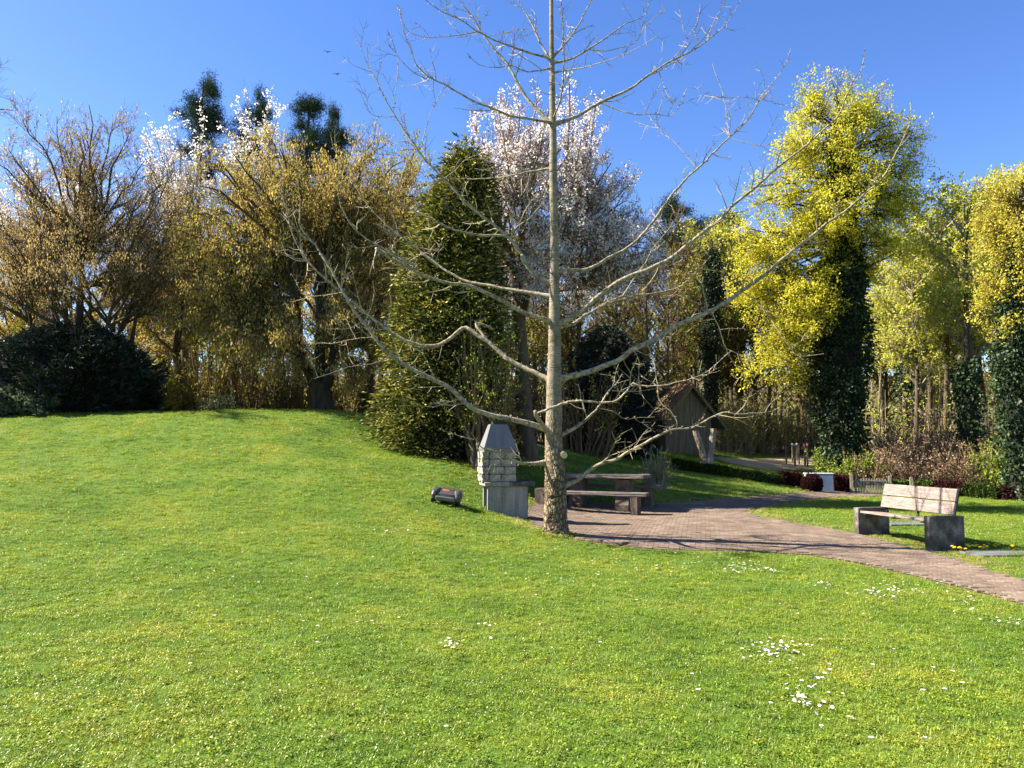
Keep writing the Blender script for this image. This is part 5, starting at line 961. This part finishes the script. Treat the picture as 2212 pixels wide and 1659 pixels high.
tag(mb.build('rack_bars', M['black'], bq), kind='stuff'); bpy.data.objects.remove(rk)
mb = MB()
for i in range(6): tubes(mb, np.array([[(.29, -.18 + i * .07, .665), (.52, -.18 + i * .07, .665), (.53, -.18 + i * .07, .69)]]), np.array([[.005, .005, .005]]), 5)
tag(mb.build('grate_bars', M['black'], bq), kind='stuff')
mb = MB(); tubes(mb, np.array([[(.30, .1, .65), (.30, .1, .72), (.42, .1, .735), (.43, .1, .65)]]), np.array([[.004] * 4]), 5); mb.build('handle', M['galv'], bq)

# ------------------------------------------------------------------ robot mower
B = gat(967, 14.5); mw = empty('robot_mower', B, math.radians(-4), 'dark grey robot lawn mower with orange stripe on the slope', 'mower')
sx_ = (h1(B[0] + .3, B[1]) - h1(B[0] - .3, B[1])) / .6; sy_ = (h1(B[0], B[1] + .3) - h1(B[0], B[1] - .3)) / .6; mw.rotation_euler = (math.atan(sy_), -math.atan(sx_) * .6, math.radians(-4))
def loft(name, secs, mat, par, k=28, p=3.5):
    """stack of super-ellipse sections (z, cx, cy, rx, ry)"""
    th = np.arange(k) * 2 * math.pi / k; c, s = np.cos(th), np.sin(th); ux = np.sign(c) * np.abs(c) ** (2 / p); uy = np.sign(s) * np.abs(s) ** (2 / p)
    V = np.array([[(cx + rx * a, cy + ry * b, z) for a, b in zip(ux, uy)] for z, cx, cy, rx, ry in secs]); ix = np.arange(len(secs) * k).reshape(len(secs), k); nx_ = np.roll(ix, -1, 1)
    mb = MB(); mb.add(V, np.stack([ix[:-1], nx_[:-1], nx_[1:], ix[1:]], -1).reshape(-1, 4)); mb.Q.append(ix[-1:]); mb.Q.append(ix[:1, ::-1]); return mb.build(name, mat, par)
loft('chassis', [(.06, 0, .0, .20, .28), (.10, 0, 0, .215, .30), (.16, 0, 0, .215, .30)], M['rubber'], mw)
bd = loft('body', [(.085, 0, .0, .245, .31), (.15, 0, 0, .262, .325), (.205, 0, 0, .255, .31), (.24, 0, .02, .225, .26), (.258, 0, .03, .18, .20)], M['mower'], mw)
loft('rear_panel', [(.085, 0, -.315, .185, .02), (.10, 0, -.322, .19, .022), (.145, 0, -.328, .18, .022), (.16, 0, -.32, .17, .02)], M['mower2'], bd)
loft('lid', [(.245, 0, .0, .12, .13), (.262, 0, .0, .115, .125), (.268, 0, .0, .10, .11)], M['mower'], bd)
loft('stripe', [(.235, -.01, -.19, .06, .012), (.262, -.01, -.18, .058, .012), (.268, -.01, -.172, .05, .008)], M['orange'], bd)
for sx in (-1, 1):
    loft('fender', [(.10, sx * .222, -.13, .055, .20), (.18, sx * .222, -.13, .062, .205), (.24, sx * .212, -.12, .066, .19), (.272, sx * .20, -.10, .058, .15), (.284, sx * .195, -.09, .04, .10)], M['mower'], bd, 22, 2.8)
    V = MB(); tubes(V, np.array([[(sx * .175, -.19, .10), (sx * .185, -.19, .10), (sx * .262, -.19, .10), (sx * .268, -.19, .10)]]), np.array([[.05, .098, .098, .05]]), 22)
    V.Q.append(np.array([list(range(66, 88))])); V.Q.append(np.array([list(range(22))])); w_ = V.build('wheel', M['rubber'], mw)
    V = MB(); tubes(V, np.array([[(sx * .267, -.19, .10), (sx * .272, -.19, .10), (sx * .274, -.19, .10)]]), np.array([[.05, .045, .002]]), 14); V.build('hub', M['mower2'], w_)
    V = MB(); tubes(V, np.array([[(sx * .13, .27, .06), (sx * .135, .27, .06), (sx * .165, .27, .06), (sx * .17, .27, .06)]]), np.array([[.02, .055, .055, .02]]), 14); V.build('caster', M['rubber'], mw)

# ------------------------------------------------------------------ picnic table with its two benches
TC = gat(1302, 18.4); rz = math.radians(-22)
pt = empty('picnic_table', TC, rz, 'massive picnic table with dark weathered top on stone pedestals', 'table')
L_, W_ = 2.1, .82
for i in range(3): box('table_plank', (L_ + .02 * (i - 1), W_ / 3 - .008, .085), (0, (i - 1) * W_ / 3, .785), M['wood_dark'], pt, .012, cuts=3, rough=.004, seed=i)
ped = [(-.30, 0), (.30, 0), (.30, .16), (.25, .24), (.22, .36), (.22, .60), (.27, .74), (-.27, .74), (-.22, .60), (-.22, .36), (-.25, .24), (-.30, .16)]
for x in (-.62, .50): 
    p_ = prism('pedestal', [(a, b - .03) for a, b in ped], 'x', x - .16, x + .16, M['concrete_b'], pt)
for side, lab in ((-1, 'heavy plank bench on the near side of the picnic table'), (1, 'heavy plank bench on the far side of the picnic table')):
    off = Vector((math.cos(rz + math.pi / 2), math.sin(rz + math.pi / 2), 0)) * side * .80; bb = np.array([TC[0] + off.x, TC[1] + off.y, 0]); bb[2] = h1(bb[0], bb[1])
    bn = empty('picnic_bench', bb, rz, lab, 'bench', 'picnic table benches')
    for i in range(2): box('seat_plank', (2.45, .17, .075), (0, (i - .5) * .18, .46), M['wood_dark'], bn, .012, cuts=3, rough=.004, seed=9 + i)
    for x in ((-1.28, .95) if side < 0 else (-1.05, .86)):
        if side < 0 and x > 0: box('leg', (.16, .34, .48), (x, 0, .18), M['concrete_b'], bn, .01, cuts=2, rough=.003, seed=3)
        else: box('end_block', (.24, .42, .60), (x, .06, .25), M['concrete_b'], bn, .012, cuts=2, rough=.003, seed=4)
for (px, py, s_, lab) in ((1213, 1089, .10, 'pale rounded stone beside the table pedestal'), (1234, 1096, .07, 'small flat stone lying on the paving by the table')):
    p = ground(px, py); o = loft('stone', [(-.02, 0, 0, s_ * .9, s_ * .7), (.02, 0, 0, s_, s_ * .75), (s_ * .5, 0, .01, s_ * .7, s_ * .5), (s_ * .62, 0, .01, s_ * .3, s_ * .2)], M['stone'], None, 12, 2.3); o.location = p; tag(o, lab, 'stone')

# ------------------------------------------------------------------ park bench
a = math.radians(12); fm = np.array([6.42, 13.2]); c_ = fm + .31 * np.array([math.cos(a), math.sin(a)])
B = np.array([c_[0], c_[1], h1(fm[0], fm[1]) - .01]); pb = empty('park_bench', B, a - math.pi / 2, 'weathered plank bench between two concrete side walls by the path', 'bench')
for sx in (-1, 1): box('side_wall', (.125, .64, .66), (sx * .875, 0, .20), M['concrete_w'], pb, .008, cuts=4, rough=.0022, seed=20 + sx)
for i in range(3): box('seat_plank', (1.62, .15, .042), (0, -.21 + i * .16, .455 - i * .012), M['wood_pale'], pb, .006, rot=(math.radians(-4), 0, 0))
ti = math.radians(-14)
for i in range(2):
    zc = .635 + i * .215; box('back_plank', (1.72, .045, .205), (0, .20 + (zc - .53) * math.tan(-ti), zc), M['wood_pale'], pb, .006, rot=(ti, 0, 0))
for x in (-.80, 0, .80): box('back_bracket', (.05, .02, .56), (x, .245 + .22 * math.tan(-ti), .68), M['black'], pb, .002, rot=(ti, 0, 0))
for x in (-.70, 0, .70): box('seat_bracket', (.05, .46, .02), (x, -.04, .42), M['black'], pb, .002)

# ------------------------------------------------------------------ gratings in the lawn
for (px, py, w, d, lab) in ((2172, 1197, 1.1, .5, 'galvanised grating set in the lawn beside the dandelions'), (1950, 1131, .9, .7, 'grey grating in the lawn behind the park bench')):
    p = ground(px, py); g_ = empty('grating', p + [0, 0, .004], math.radians(4), lab, 'grating')
    for s_ in (-1, 1): box('frame_bar', (w, .02, .04), (0, s_ * d / 2, 0), M['galv'], g_, 0); box('frame_bar', (.02, d - .02, .04), (s_ * (w / 2 - .01), 0, 0), M['galv'], g_, 0)
    mb = MB(); n = int(w / .033)
    for i in range(1, n): x = -w / 2 + i * w / n; mb.add([(x - .004, -d / 2 + .01, .016), (x + .004, -d / 2 + .01, .016), (x + .004, d / 2 - .01, .016), (x - .004, d / 2 - .01, .016), (x - .004, -d / 2 + .01, -.015), (x + .004, -d / 2 + .01, -.015), (x + .004, d / 2 - .01, -.015), (x - .004, d / 2 - .01, -.015)], [(0, 1, 2, 3), (4, 7, 6, 5), (0, 4, 5, 1), (1, 5, 6, 2), (2, 6, 7, 3), (3, 7, 4, 0)])
    tag(mb.build('bars', M['galv'], g_), kind='stuff'); box('sump', (w - .04, d - .04, .01), (0, 0, -.024), M['soot'], g_, 0)

# ------------------------------------------------------------------ shed
SY_ = 33.0; rid_p = at(1486, 829, SY_); gb = gat(1486, SY_); sh = empty('shed', (rid_p[0], SY_, gb[2] - .05), math.radians(27), 'old dark wooden shed with steep mossy tiled roof', 'shed')
# local: gable wall in the plane y=0 facing -y, ridge runs along +y
hr = rid_p[2] - gb[2] + .05; he = 1.15; hw = 1.25; ovh = .62; Ld = 4.0; slope = (hr - he) / (hw + .0)
sl2 = 1.0; eave_z = lambda x: hr - .06 - abs(x) * sl2
npk = 17
for i in range(npk):
    x0 = -hw + i * 2 * hw / npk; x1 = x0 + 2 * hw / npk - .008; ov = .008 * (i % 2)
    prism('board', [(x0, -.05), (x1, -.05), (x1, eave_z(x1) - .06), (x0, eave_z(x0) - .06)] if not (x0 < 0 < x1) else [(x0, -.05), (x1, -.05), (x1, eave_z(x1) - .06), (0, eave_z(0) - .06), (x0, eave_z(x0) - .06)], 'y', -.012 - ov, .02 - ov, M['shed_board'], sh)
for s_ in (-1, 1):
    for i in range(24): box('board', (.03, Ld / 24 - .008, eave_z(hw) - .02), (s_ * hw, .04 + (i + .5) * Ld / 24, (eave_z(hw) - .02) / 2), M['shed_board'], sh, 0)
    x_e = hw + ovh; ln = math.hypot(x_e, x_e * sl2); rf = prism('roof_slope', [(0, hr), (s_ * x_e, hr - x_e * sl2), (s_ * x_e, hr - x_e * sl2 - .07), (0, hr - .07)] , 'y', -.32, Ld + .2, M['wood_dark'], sh)
    mb = MB(); nr, nc = 12, 22; rr_ = np.random.default_rng(40 + s_)
    for j in range(nr):
        for c0 in range(nc):
            y0 = -.34 + c0 * (Ld + .56) / nc; f0 = j / nr; f1 = (j + 1.15) / nr; lift = .035 + rr_.normal(0, .008)
            P_ = [(s_ * x_e * f0, y0 + .01, hr - x_e * sl2 * f0 + .012), (s_ * x_e * f0, y0 + (Ld + .56) / nc - .01, hr - x_e * sl2 * f0 + .012), (s_ * x_e * f1, y0 + (Ld + .56) / nc - .01, hr - x_e * sl2 * f1 + lift), (s_ * x_e * f1, y0 + .01, hr - x_e * sl2 * f1 + lift)]
            P_ += [(a_, b_, c2 - .025) for a_, b_, c2 in P_]; mb.add(P_, [(0, 1, 2, 3), (7, 6, 5, 4), (0, 4, 5, 1), (1, 5, 6, 2), (2, 6, 7, 3), (3, 7, 4, 0)])
    tag(mb.build('roof_tile', M['shed_roof'], rf), kind='stuff')
    prism('barge_board', [(0, hr - .02), (s_ * x_e, hr - x_e * sl2 - .02), (s_ * x_e, hr - x_e * sl2 - .17), (0, hr - .17)], 'y', -.345, -.322, M['shed_board'], sh)

# ------------------------------------------------------------------ forked stump
r = np.random.default_rng(55); B = ground(1526, 1003); Ys = B[1]; o = empty('tree_stump', B, 0, 'sawn-off V-shaped double tree trunk in front of the shed', 'stump')
for pts, rd in (([(1524, 1006), (1519, 985), (1512, 960), (1502, 930)], [.20, .13, .125, .11]), ([(1527, 1006), (1533, 985), (1538, 955), (1541, 925)], [.22, .14, .13, .12])):
    P = smooth_path([at(a_, b_, Ys) for a_, b_ in pts], .1); P[0, 2] -= .1; mb = trunk_mesh(r, P, np.interp(np.linspace(0, 3, len(P)), range(4), rd), 14, 2, .06); q = len(mb.V[0]); mb.Q.append(np.array([list(range(q - 14, q))])); mb.build('trunk', M['stump_wood'], o, B)

# ------------------------------------------------------------------ seven posts on the sand patch
caps = ['', 'capwhite', 'capblue', 'capwhite', '', 'capred', 'capwhite']
labs = ['thin dark post standing apart from the other posts', 'white-topped post at the left of the post group', 'post with pale blue top in the group', 'farther white-topped post in the middle of the group', 'plain dark post in the middle of the group', 'red-topped post of the post pair', 'white-topped post beside the red-topped one']
for i, (x, yb, yt, w) in enumerate(((1735, 1135, 905, 14), (1810, 1120, 895, 17), (1838, 1160, 900, 20), (1862, 1100, 890, 16), (1887, 1140, 910, 15), (1957, 1152, 900, 22), (1987, 1160, 898, 20))):
    px, pyb = 1382.4 + .1823 * x, 794.9 + .1823 * yb; p = ground(px, pyb); hgt = (yb - yt) * .1823 * p[1] / F; wd = max(.06, w * .1823 * p[1] / F * .9)
    e_ = empty('wooden_post', p, rb.uniform(-.5, .5), labs[i], 'post'); box('post', (wd, wd, hgt + .15), (0, 0, hgt / 2 - .075), M['post'], e_, .006)
    if caps[i]: box('post_cap', (wd + .006, wd + .006, .09), (0, 0, hgt - .035), M[caps[i]], e_, .004)

# ------------------------------------------------------------------ hedges, cabinet, gate
def hedge(name, label, pts, h, w, mat, n, seed, group=None):
    """clipped hedge along ground points"""
    r = np.random.default_rng(seed); pts = np.array(pts); seg = np.linalg.norm(np.diff(pts[:, :2], axis=0), axis=1); cum = np.concatenate([[0], np.cumsum(seg)]); L = cum[-1]
    def pos(s): x = np.interp(s, cum, pts[:, 0]); y = np.interp(s, cum, pts[:, 1]); return x, y
    B = pts[len(pts) // 2].copy(); B[2] = h1(B[0], B[1]); o = empty(name, B, 0, label, 'hedge', group)
    s = r.uniform(0, L, n); x, y = pos(s); d = np.array([np.interp(s, (cum[1:] + cum[:-1]) / 2, np.diff(pts[:, i]) / seg) if len(seg) > 1 else np.full(n, np.diff(pts[:, i])[0] / seg[0]) for i in (0, 1)]).T; d = d / np.linalg.norm(d, axis=1, keepdims=True); nn = np.stack([-d[:, 1], d[:, 0]], 1)
    face = r.integers(0, 5, n); u = r.uniform(-1, 1, n); v = r.uniform(0, 1, n); off = np.where(face < 2, -w, np.where(face < 3, w, u * w)) ; zz_ = np.where(face < 3, v * h, h); hz = 1 + .06 * np.sin(s * 5) + .05 * np.sin(s * 11 + 1)
    off = off * (1 - .12 * np.abs(r.normal(0, 1, n))) * np.where(zz_ > h * .85, .9, 1)
    q = np.column_stack([x + nn[:, 0] * off, y + nn[:, 1] * off, H(x, y) + zz_ * hz - .02 * np.abs(r.normal(0, 1, n))]); out = np.column_stack([nn * np.sign(off)[:, None] * .6, np.where(face < 3, .2, 1)])
    mb = MB(); leaves(mb, r, q, .07, .05, 'dir', out, .6); leaves(mb, r, q + r.normal(0, .03, q.shape), .07, .05, 'rand'); tag(mb.build('foliage', mat, o, B), kind='stuff')
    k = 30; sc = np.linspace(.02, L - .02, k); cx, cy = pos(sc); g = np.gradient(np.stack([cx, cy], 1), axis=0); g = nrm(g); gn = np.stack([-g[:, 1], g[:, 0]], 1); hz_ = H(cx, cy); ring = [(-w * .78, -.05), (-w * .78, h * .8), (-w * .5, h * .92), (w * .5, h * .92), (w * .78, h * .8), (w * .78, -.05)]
    V = np.array([[(cx[i] + gn[i, 0] * a_, cy[i] + gn[i, 1] * a_, hz_[i] + b_) for a_, b_ in ring] for i in range(k)]); ix = np.arange(k * 6).reshape(k, 6); mb = MB(); mb.add(V, np.stack([ix[:-1, :-1], ix[1:, :-1], ix[1:, 1:], ix[:-1, 1:]], -1).reshape(-1, 4)); mb.Q.append(ix[:1]); mb.Q.append(ix[-1:, ::-1]); mb.build('dark_core', M['core'], o, B)  # dark hull added to fill the inside of the hedge
    return o
gp = lambda *L: [ground(a_, b_) for a_, b_ in L]
hedge('hedge', 'long low dark green hedge running downhill from the shed', gp((1455, 1011), (1520, 1021), (1600, 1033), (1685, 1046)), .27, .2, M['hedge'], 9000, 401)
hedge('hedge', 'short reddish brown hedge end beside the round red bush', gp((1688, 1047), (1728, 1053)), .42, .22, M['hedge_red'], 2200, 402)
hedge('hedge', 'dark red hedge block beside the gate', gp((1797, 1060), (1833, 1063)), .50, .24, M['hedge_red'], 2600, 403)
hedge('hedge', 'low green hedge right of the gate', gp((1916, 1068), (1975, 1066), (2020, 1068)), .40, .24, M['hedge'], 4500, 404)
hedge('hedge', 'dark red stretch of the low hedge behind the bench', gp((2024, 1068), (2085, 1072)), .40, .24, M['hedge_red'], 2800, 405)
hedge('hedge', 'low green hedge stretch beyond the dark red one', gp((2089, 1072), (2160, 1078)), .36, .24, M['hedge'], 3600, 406)
hedge('hedge', 'small dark red hedge end at the lawn corner', gp((2164, 1078), (2212, 1080), (2280, 1084)), .34, .24, M['hedge_red'], 2600, 407)
r = np.random.default_rng(408); B = gat(1748, 25.6); o = empty('red_bush', B, 0, 'round clipped dark red bush in front of the grey cabinet', 'bush'); Bb = B.copy()
shell_plant(o, B, [(B[2] - .05, .22), (B[2] + .12, .29), (B[2] + .3, .30), (B[2] + .45, .25), (B[2] + .52, .1)], lambda h: np.stack([np.full_like(h, Bb[0]), np.full_like(h, Bb[1]), h], 1), 1500, r, M['hedge_red'], .05, .035, 4, .9, .08, .2, lump=.05, core=.85)
B = gat(1762, 26.2); cb = empty('utility_cabinet', B, math.radians(-8), 'pale grey metal utility cabinet behind the red bush', 'cabinet')
box('housing', (.86, .34, .62), (0, 0, .26), M['cabinet'], cb, .008); box('lid', (.92, .40, .035), (0, 0, .588), M['cabinet'], cb, .008); box('plinth', (.80, .30, .1), (0, 0, -.03), M['concrete_w'], cb, .004)
for x in (-.215, .215): dr = box('door', (.40, .012, .50), (x, -.176, .28), M['cabinet'], cb, .004); box('handle', (.02, .02, .08), (.15 if x < 0 else -.15, -.014, .02), M['galv'], dr, .003)
mb = MB()
for i in range(26): mb.add(*paver_geo(.018, .012, .03)); mb.V[-1] = mb.V[-1] + np.array([-.40 + i * .032, -.186, .555])
tag(mb.build('vent_slots', M['galv'], cb), kind='stuff')
g0 = gat(1838, 26.2); g1 = gat(1908, 25.9); B = (g0 + g1) / 2; B[2] = h1(B[0], B[1]); ga = math.atan2(g1[1] - g0[1], g1[0] - g0[0]); GW = np.linalg.norm((g1 - g0)[:2])
gt_ = empty('picket_gate', B, ga, 'low wooden picket gate with galvanised steel frame', 'gate')
for i in range(12):
    hp = .56 + rb.normal(0, .012); x = -GW / 2 + .05 + i * (GW - .1) / 11; prism('picket', [(x - .027, .04), (x + .027, .04), (x + .027, hp - .03), (x, hp), (x - .027, hp - .03)], 'y', .0, .018, M['picket'], gt_)
for zq in (.08, .46): box('rail', (GW - .02, .028, .028), (0, -.016, zq), M['galv'], gt_, .003)
for x in (-GW / 2 + .012, GW / 2 - .012): box('stile', (.028, .028, .42), (x, -.045, .27), M['galv'], gt_, .003)
for x in (-.28, .27): box('brace', (.022, .018, .54), (x, -.04, .27), M['galv'], gt_, .002, rot=(0, math.radians(-45), 0))
for (px, Y, hp, lab) in ((1832, 26.2, .68, 'wooden gate post beside the dark red hedge'), (1914, 25.9, .62, 'wooden gate post on the latch side of the gate'), (1960, 25.2, .60, 'pale fence post standing in the low green hedge')):
    p = gat(px, Y); o = prism('fence_post', [(-.045, -.1), (.045, -.1), (.045, hp), (.0, hp + .02), (-.045, hp)], 'y', -.045, .045, M['picket']); o.location = p; o.rotation_euler = (0, 0, ga); tag(o, lab, 'post')

# ------------------------------------------------------------------ flowers
def flower_mesh(name, petals, rp_, hgt, white):
    r = np.random.default_rng(petals); me = bpy.data.meshes.new(name); V = []; Fc = []; Mi = []
    def add(v, f, m_): 
        b = len(V); V.extend(v); Fc.extend([tuple(i + b for i in q) for q in f]); Mi.extend([m_] * len(f))
    add([(-.0012, 0, -.01), (.0012, 0, -.01), (.0012, 0, hgt), (-.0012, 0, hgt)], [(0, 1, 2, 3)], 2); add([(0, -.0012, -.01), (0, .0012, -.01), (0, .0012, hgt), (0, -.0012, hgt)], [(0, 1, 2, 3)], 2)
    for ring in range(1 if white else 3):
        for i in range(petals):
            a_ = 6.283 * i / petals + ring * .3; rr_ = rp_ * (1 - .3 * ring) * r.uniform(.85, 1.1); w = rr_ * 2.6 / petals; d = np.array([math.cos(a_), math.sin(a_)]); n_ = np.array([-d[1], d[0]]); zt = hgt + rr_ * (.12 + .4 * ring)
            p = [(d * rr_ * .15, hgt + ring * .003), (d * rr_ * .7 + n_ * w, zt), (d * rr_, zt + .001), (d * rr_ * .7 - n_ * w, zt)]
            add([(q[0], q[1], z_) for q, z_ in p], [(0, 1, 2, 3)], 0 if white else 1)
    c = rp_ * .36; n = 8; add([(c * math.cos(6.283 * i / n), c * math.sin(6.283 * i / n), hgt + .002) for i in range(n)] + [(0, 0, hgt + c * .6)], [(i, (i + 1) % n, n) for i in range(n)], 1)
    me.from_pydata([tuple(map(float, v)) for v in V], [], Fc)
    for m_ in ('petal', 'yolk', 'stem'): me.materials.append(M[m_])
    me.polygons.foreach_set('material_index', Mi); return me
rf_ = np.random.default_rng(77)
dm = flower_mesh('daisy', 12, .0135, .05, True); dd_ = flower_mesh('dandelion', 16, .021, .07, False)
def flower(me, name, p, label, grp, s=1.0):
    o = bpy.data.objects.new(name, me); COL.objects.link(o); o.location = [float(v) for v in p]; o.scale = (s,) * 3; o.rotation_euler = (rf_.normal(-.15, .25), rf_.normal(-.25, .25), rf_.uniform(0, 6.28)); tag(o, label, 'flower', grp)
CL = [(1685, 1412, 36, 16, 62, 'white daisy in the dense daisy patch on the near lawn'), (1732, 1468, 26, 11, 12, 'white daisy between the two near daisy patches'), (1735, 1522, 30, 14, 30, 'white daisy in the smaller patch below the dense daisy patch'),
      (1842, 1570, 9, 4, 4, 'lone white daisy past the daisy patches on the near lawn'), (1625, 1238, 42, 3.5, 40, 'white daisy in the long row below the paved path'), (1770, 1268, 12, 4, 13, 'white daisy in the small cluster below the path'), (1900, 1284, 30, 8, 44, 'white daisy in the wide cluster beside the path'),
      (2085, 1307, 18, 7, 20, 'white daisy in the cluster near the path bend'), (2172, 1352, 22, 6, 16, 'white daisy in the group at the lawn edge below the path'), (976, 1400, 12, 10, 14, 'white daisy in the small mid-lawn group'), (1065, 1352, 10, 14, 9, 'white daisy in the mid-lawn pair of tufts'), (850, 1152, 22, 3, 10, 'tiny white daisy on the slope below the mower')]
nd = 0
for (cx, cy, sx, sy, n, lab) in CL:
    for _ in range(n):
        if nd >= 290: break
        p = ground(cx + rf_.normal(0, sx), cy + rf_.normal(0, sy))
        if inpoly(np.array([p[0]]), np.array([p[1]]), PATH)[0]: continue
        flower(dm, 'daisy', p, lab, lab.replace('white daisy', 'daisies').replace('lone ', '').replace('tiny ', ''), rf_.uniform(.75, 1.15) * (1 if cy > 1300 else 1.15)); nd += 1
DL = [(1690, 885), (1715, 890), (1745, 890), (1758, 893), (1800, 873), (1832, 868), (1868, 860), (1905, 890), (1925, 880), (1945, 883), (1962, 868), (1985, 872), (2022, 866), (2062, 872), (2100, 868), (2118, 855), (2125, 878), (2140, 850), (2138, 876), (1790, 905), (1820, 882), (1890, 876), (1975, 864), (2050, 868)]
for (x, y) in DL:
    p = ground(1555 + .2968 * x, 922 + .2968 * y + 8); flower(dd_, 'dandelion', p, 'yellow dandelion in the bright cluster by the bench grating', 'dandelions by the grating', 1.35)
for (x, y) in ((1780, 608), (1760, 612), (1995, 625), (2150, 580)): flower(dd_, 'dandelion', ground(1555 + .2968 * x, 922 + .2968 * y + 3), 'yellow dandelion on the lawn behind the bench', 'dandelions behind the bench', 1.2)
flower(dd_, 'dandelion', ground(886, 1128), 'single yellow dandelion on the slope left of the barbecue', None, 1.3)
# the many small daisies too far or few to tell apart
Vs = np.array([v.co[:] for v in dm.vertices]); me_f = [tuple(p.vertices) for p in dm.polygons]; Q4 = np.array([f for f in me_f if len(f) == 4]); 
pts = []
for (cx, cy, sx, sy, n) in ((600, 900, 200, 8, 60), (1480, 1090, 60, 6, 30), (1560, 1040, 50, 8, 30), (2100, 1130, 70, 16, 50), (1330, 1230, 180, 25, 26), (700, 1300, 350, 110, 26), (1900, 1450, 220, 100, 26), (1000, 1110, 120, 30, 30), (1250, 985, 40, 8, 25), (1500, 1225, 110, 8, 40), (1240, 1150, 60, 10, 8), (1750, 1120, 50, 10, 14), (2010, 1275, 90, 12, 24)):
    for _ in range(n):
        q = ground(cx + rf_.normal(0, sx), min(1640, cy + rf_.normal(0, sy)))
        if q[1] < 30 and not inpoly(np.array([q[0]]), np.array([q[1]]), PATH)[0]: pts.append(q)
mb = MB(); mb2 = MB()
for q in pts: mb.add(Vs * rf_.uniform(.9, 1.3) + q, Q4[2:])
tag(mb.build('daisy_scatter', M['petal']), 'scattered tiny white daisies dotted over the lawn', 'flowers', kind='stuff')

# ------------------------------------------------------------------ two birds
for (px, py, lab, rz_) in ((708, 112, 'small dark bird flying highest in the sky', .3), (728, 160, 'small dark bird flying just below the other', -.2)):
    e_ = empty('bird', at(px, py, 60), rz_, lab, 'bird'); s_ = .34
    mb = MB(); t = np.linspace(0, 1, 7); Pb = np.stack([0 * t, (t - .5) * .34, .02 * np.sin(t * 3)], 1); tubes(mb, Pb[None], (np.sin(t * math.pi) * .045 + .006)[None], 8); mb.build('body', M['bird'], e_, None, True)
    for sx in (-1, 1): MB().add([(0, -.06, .01), (0, .07, .01), (sx * .16, .03, .07), (sx * .16, -.05, .07), (sx * .34, -.02, .03), (sx * .33, -.06, .03)], [(0, 1, 2, 3), (3, 2, 4, 5)]).build('wing', M['bird'], e_)
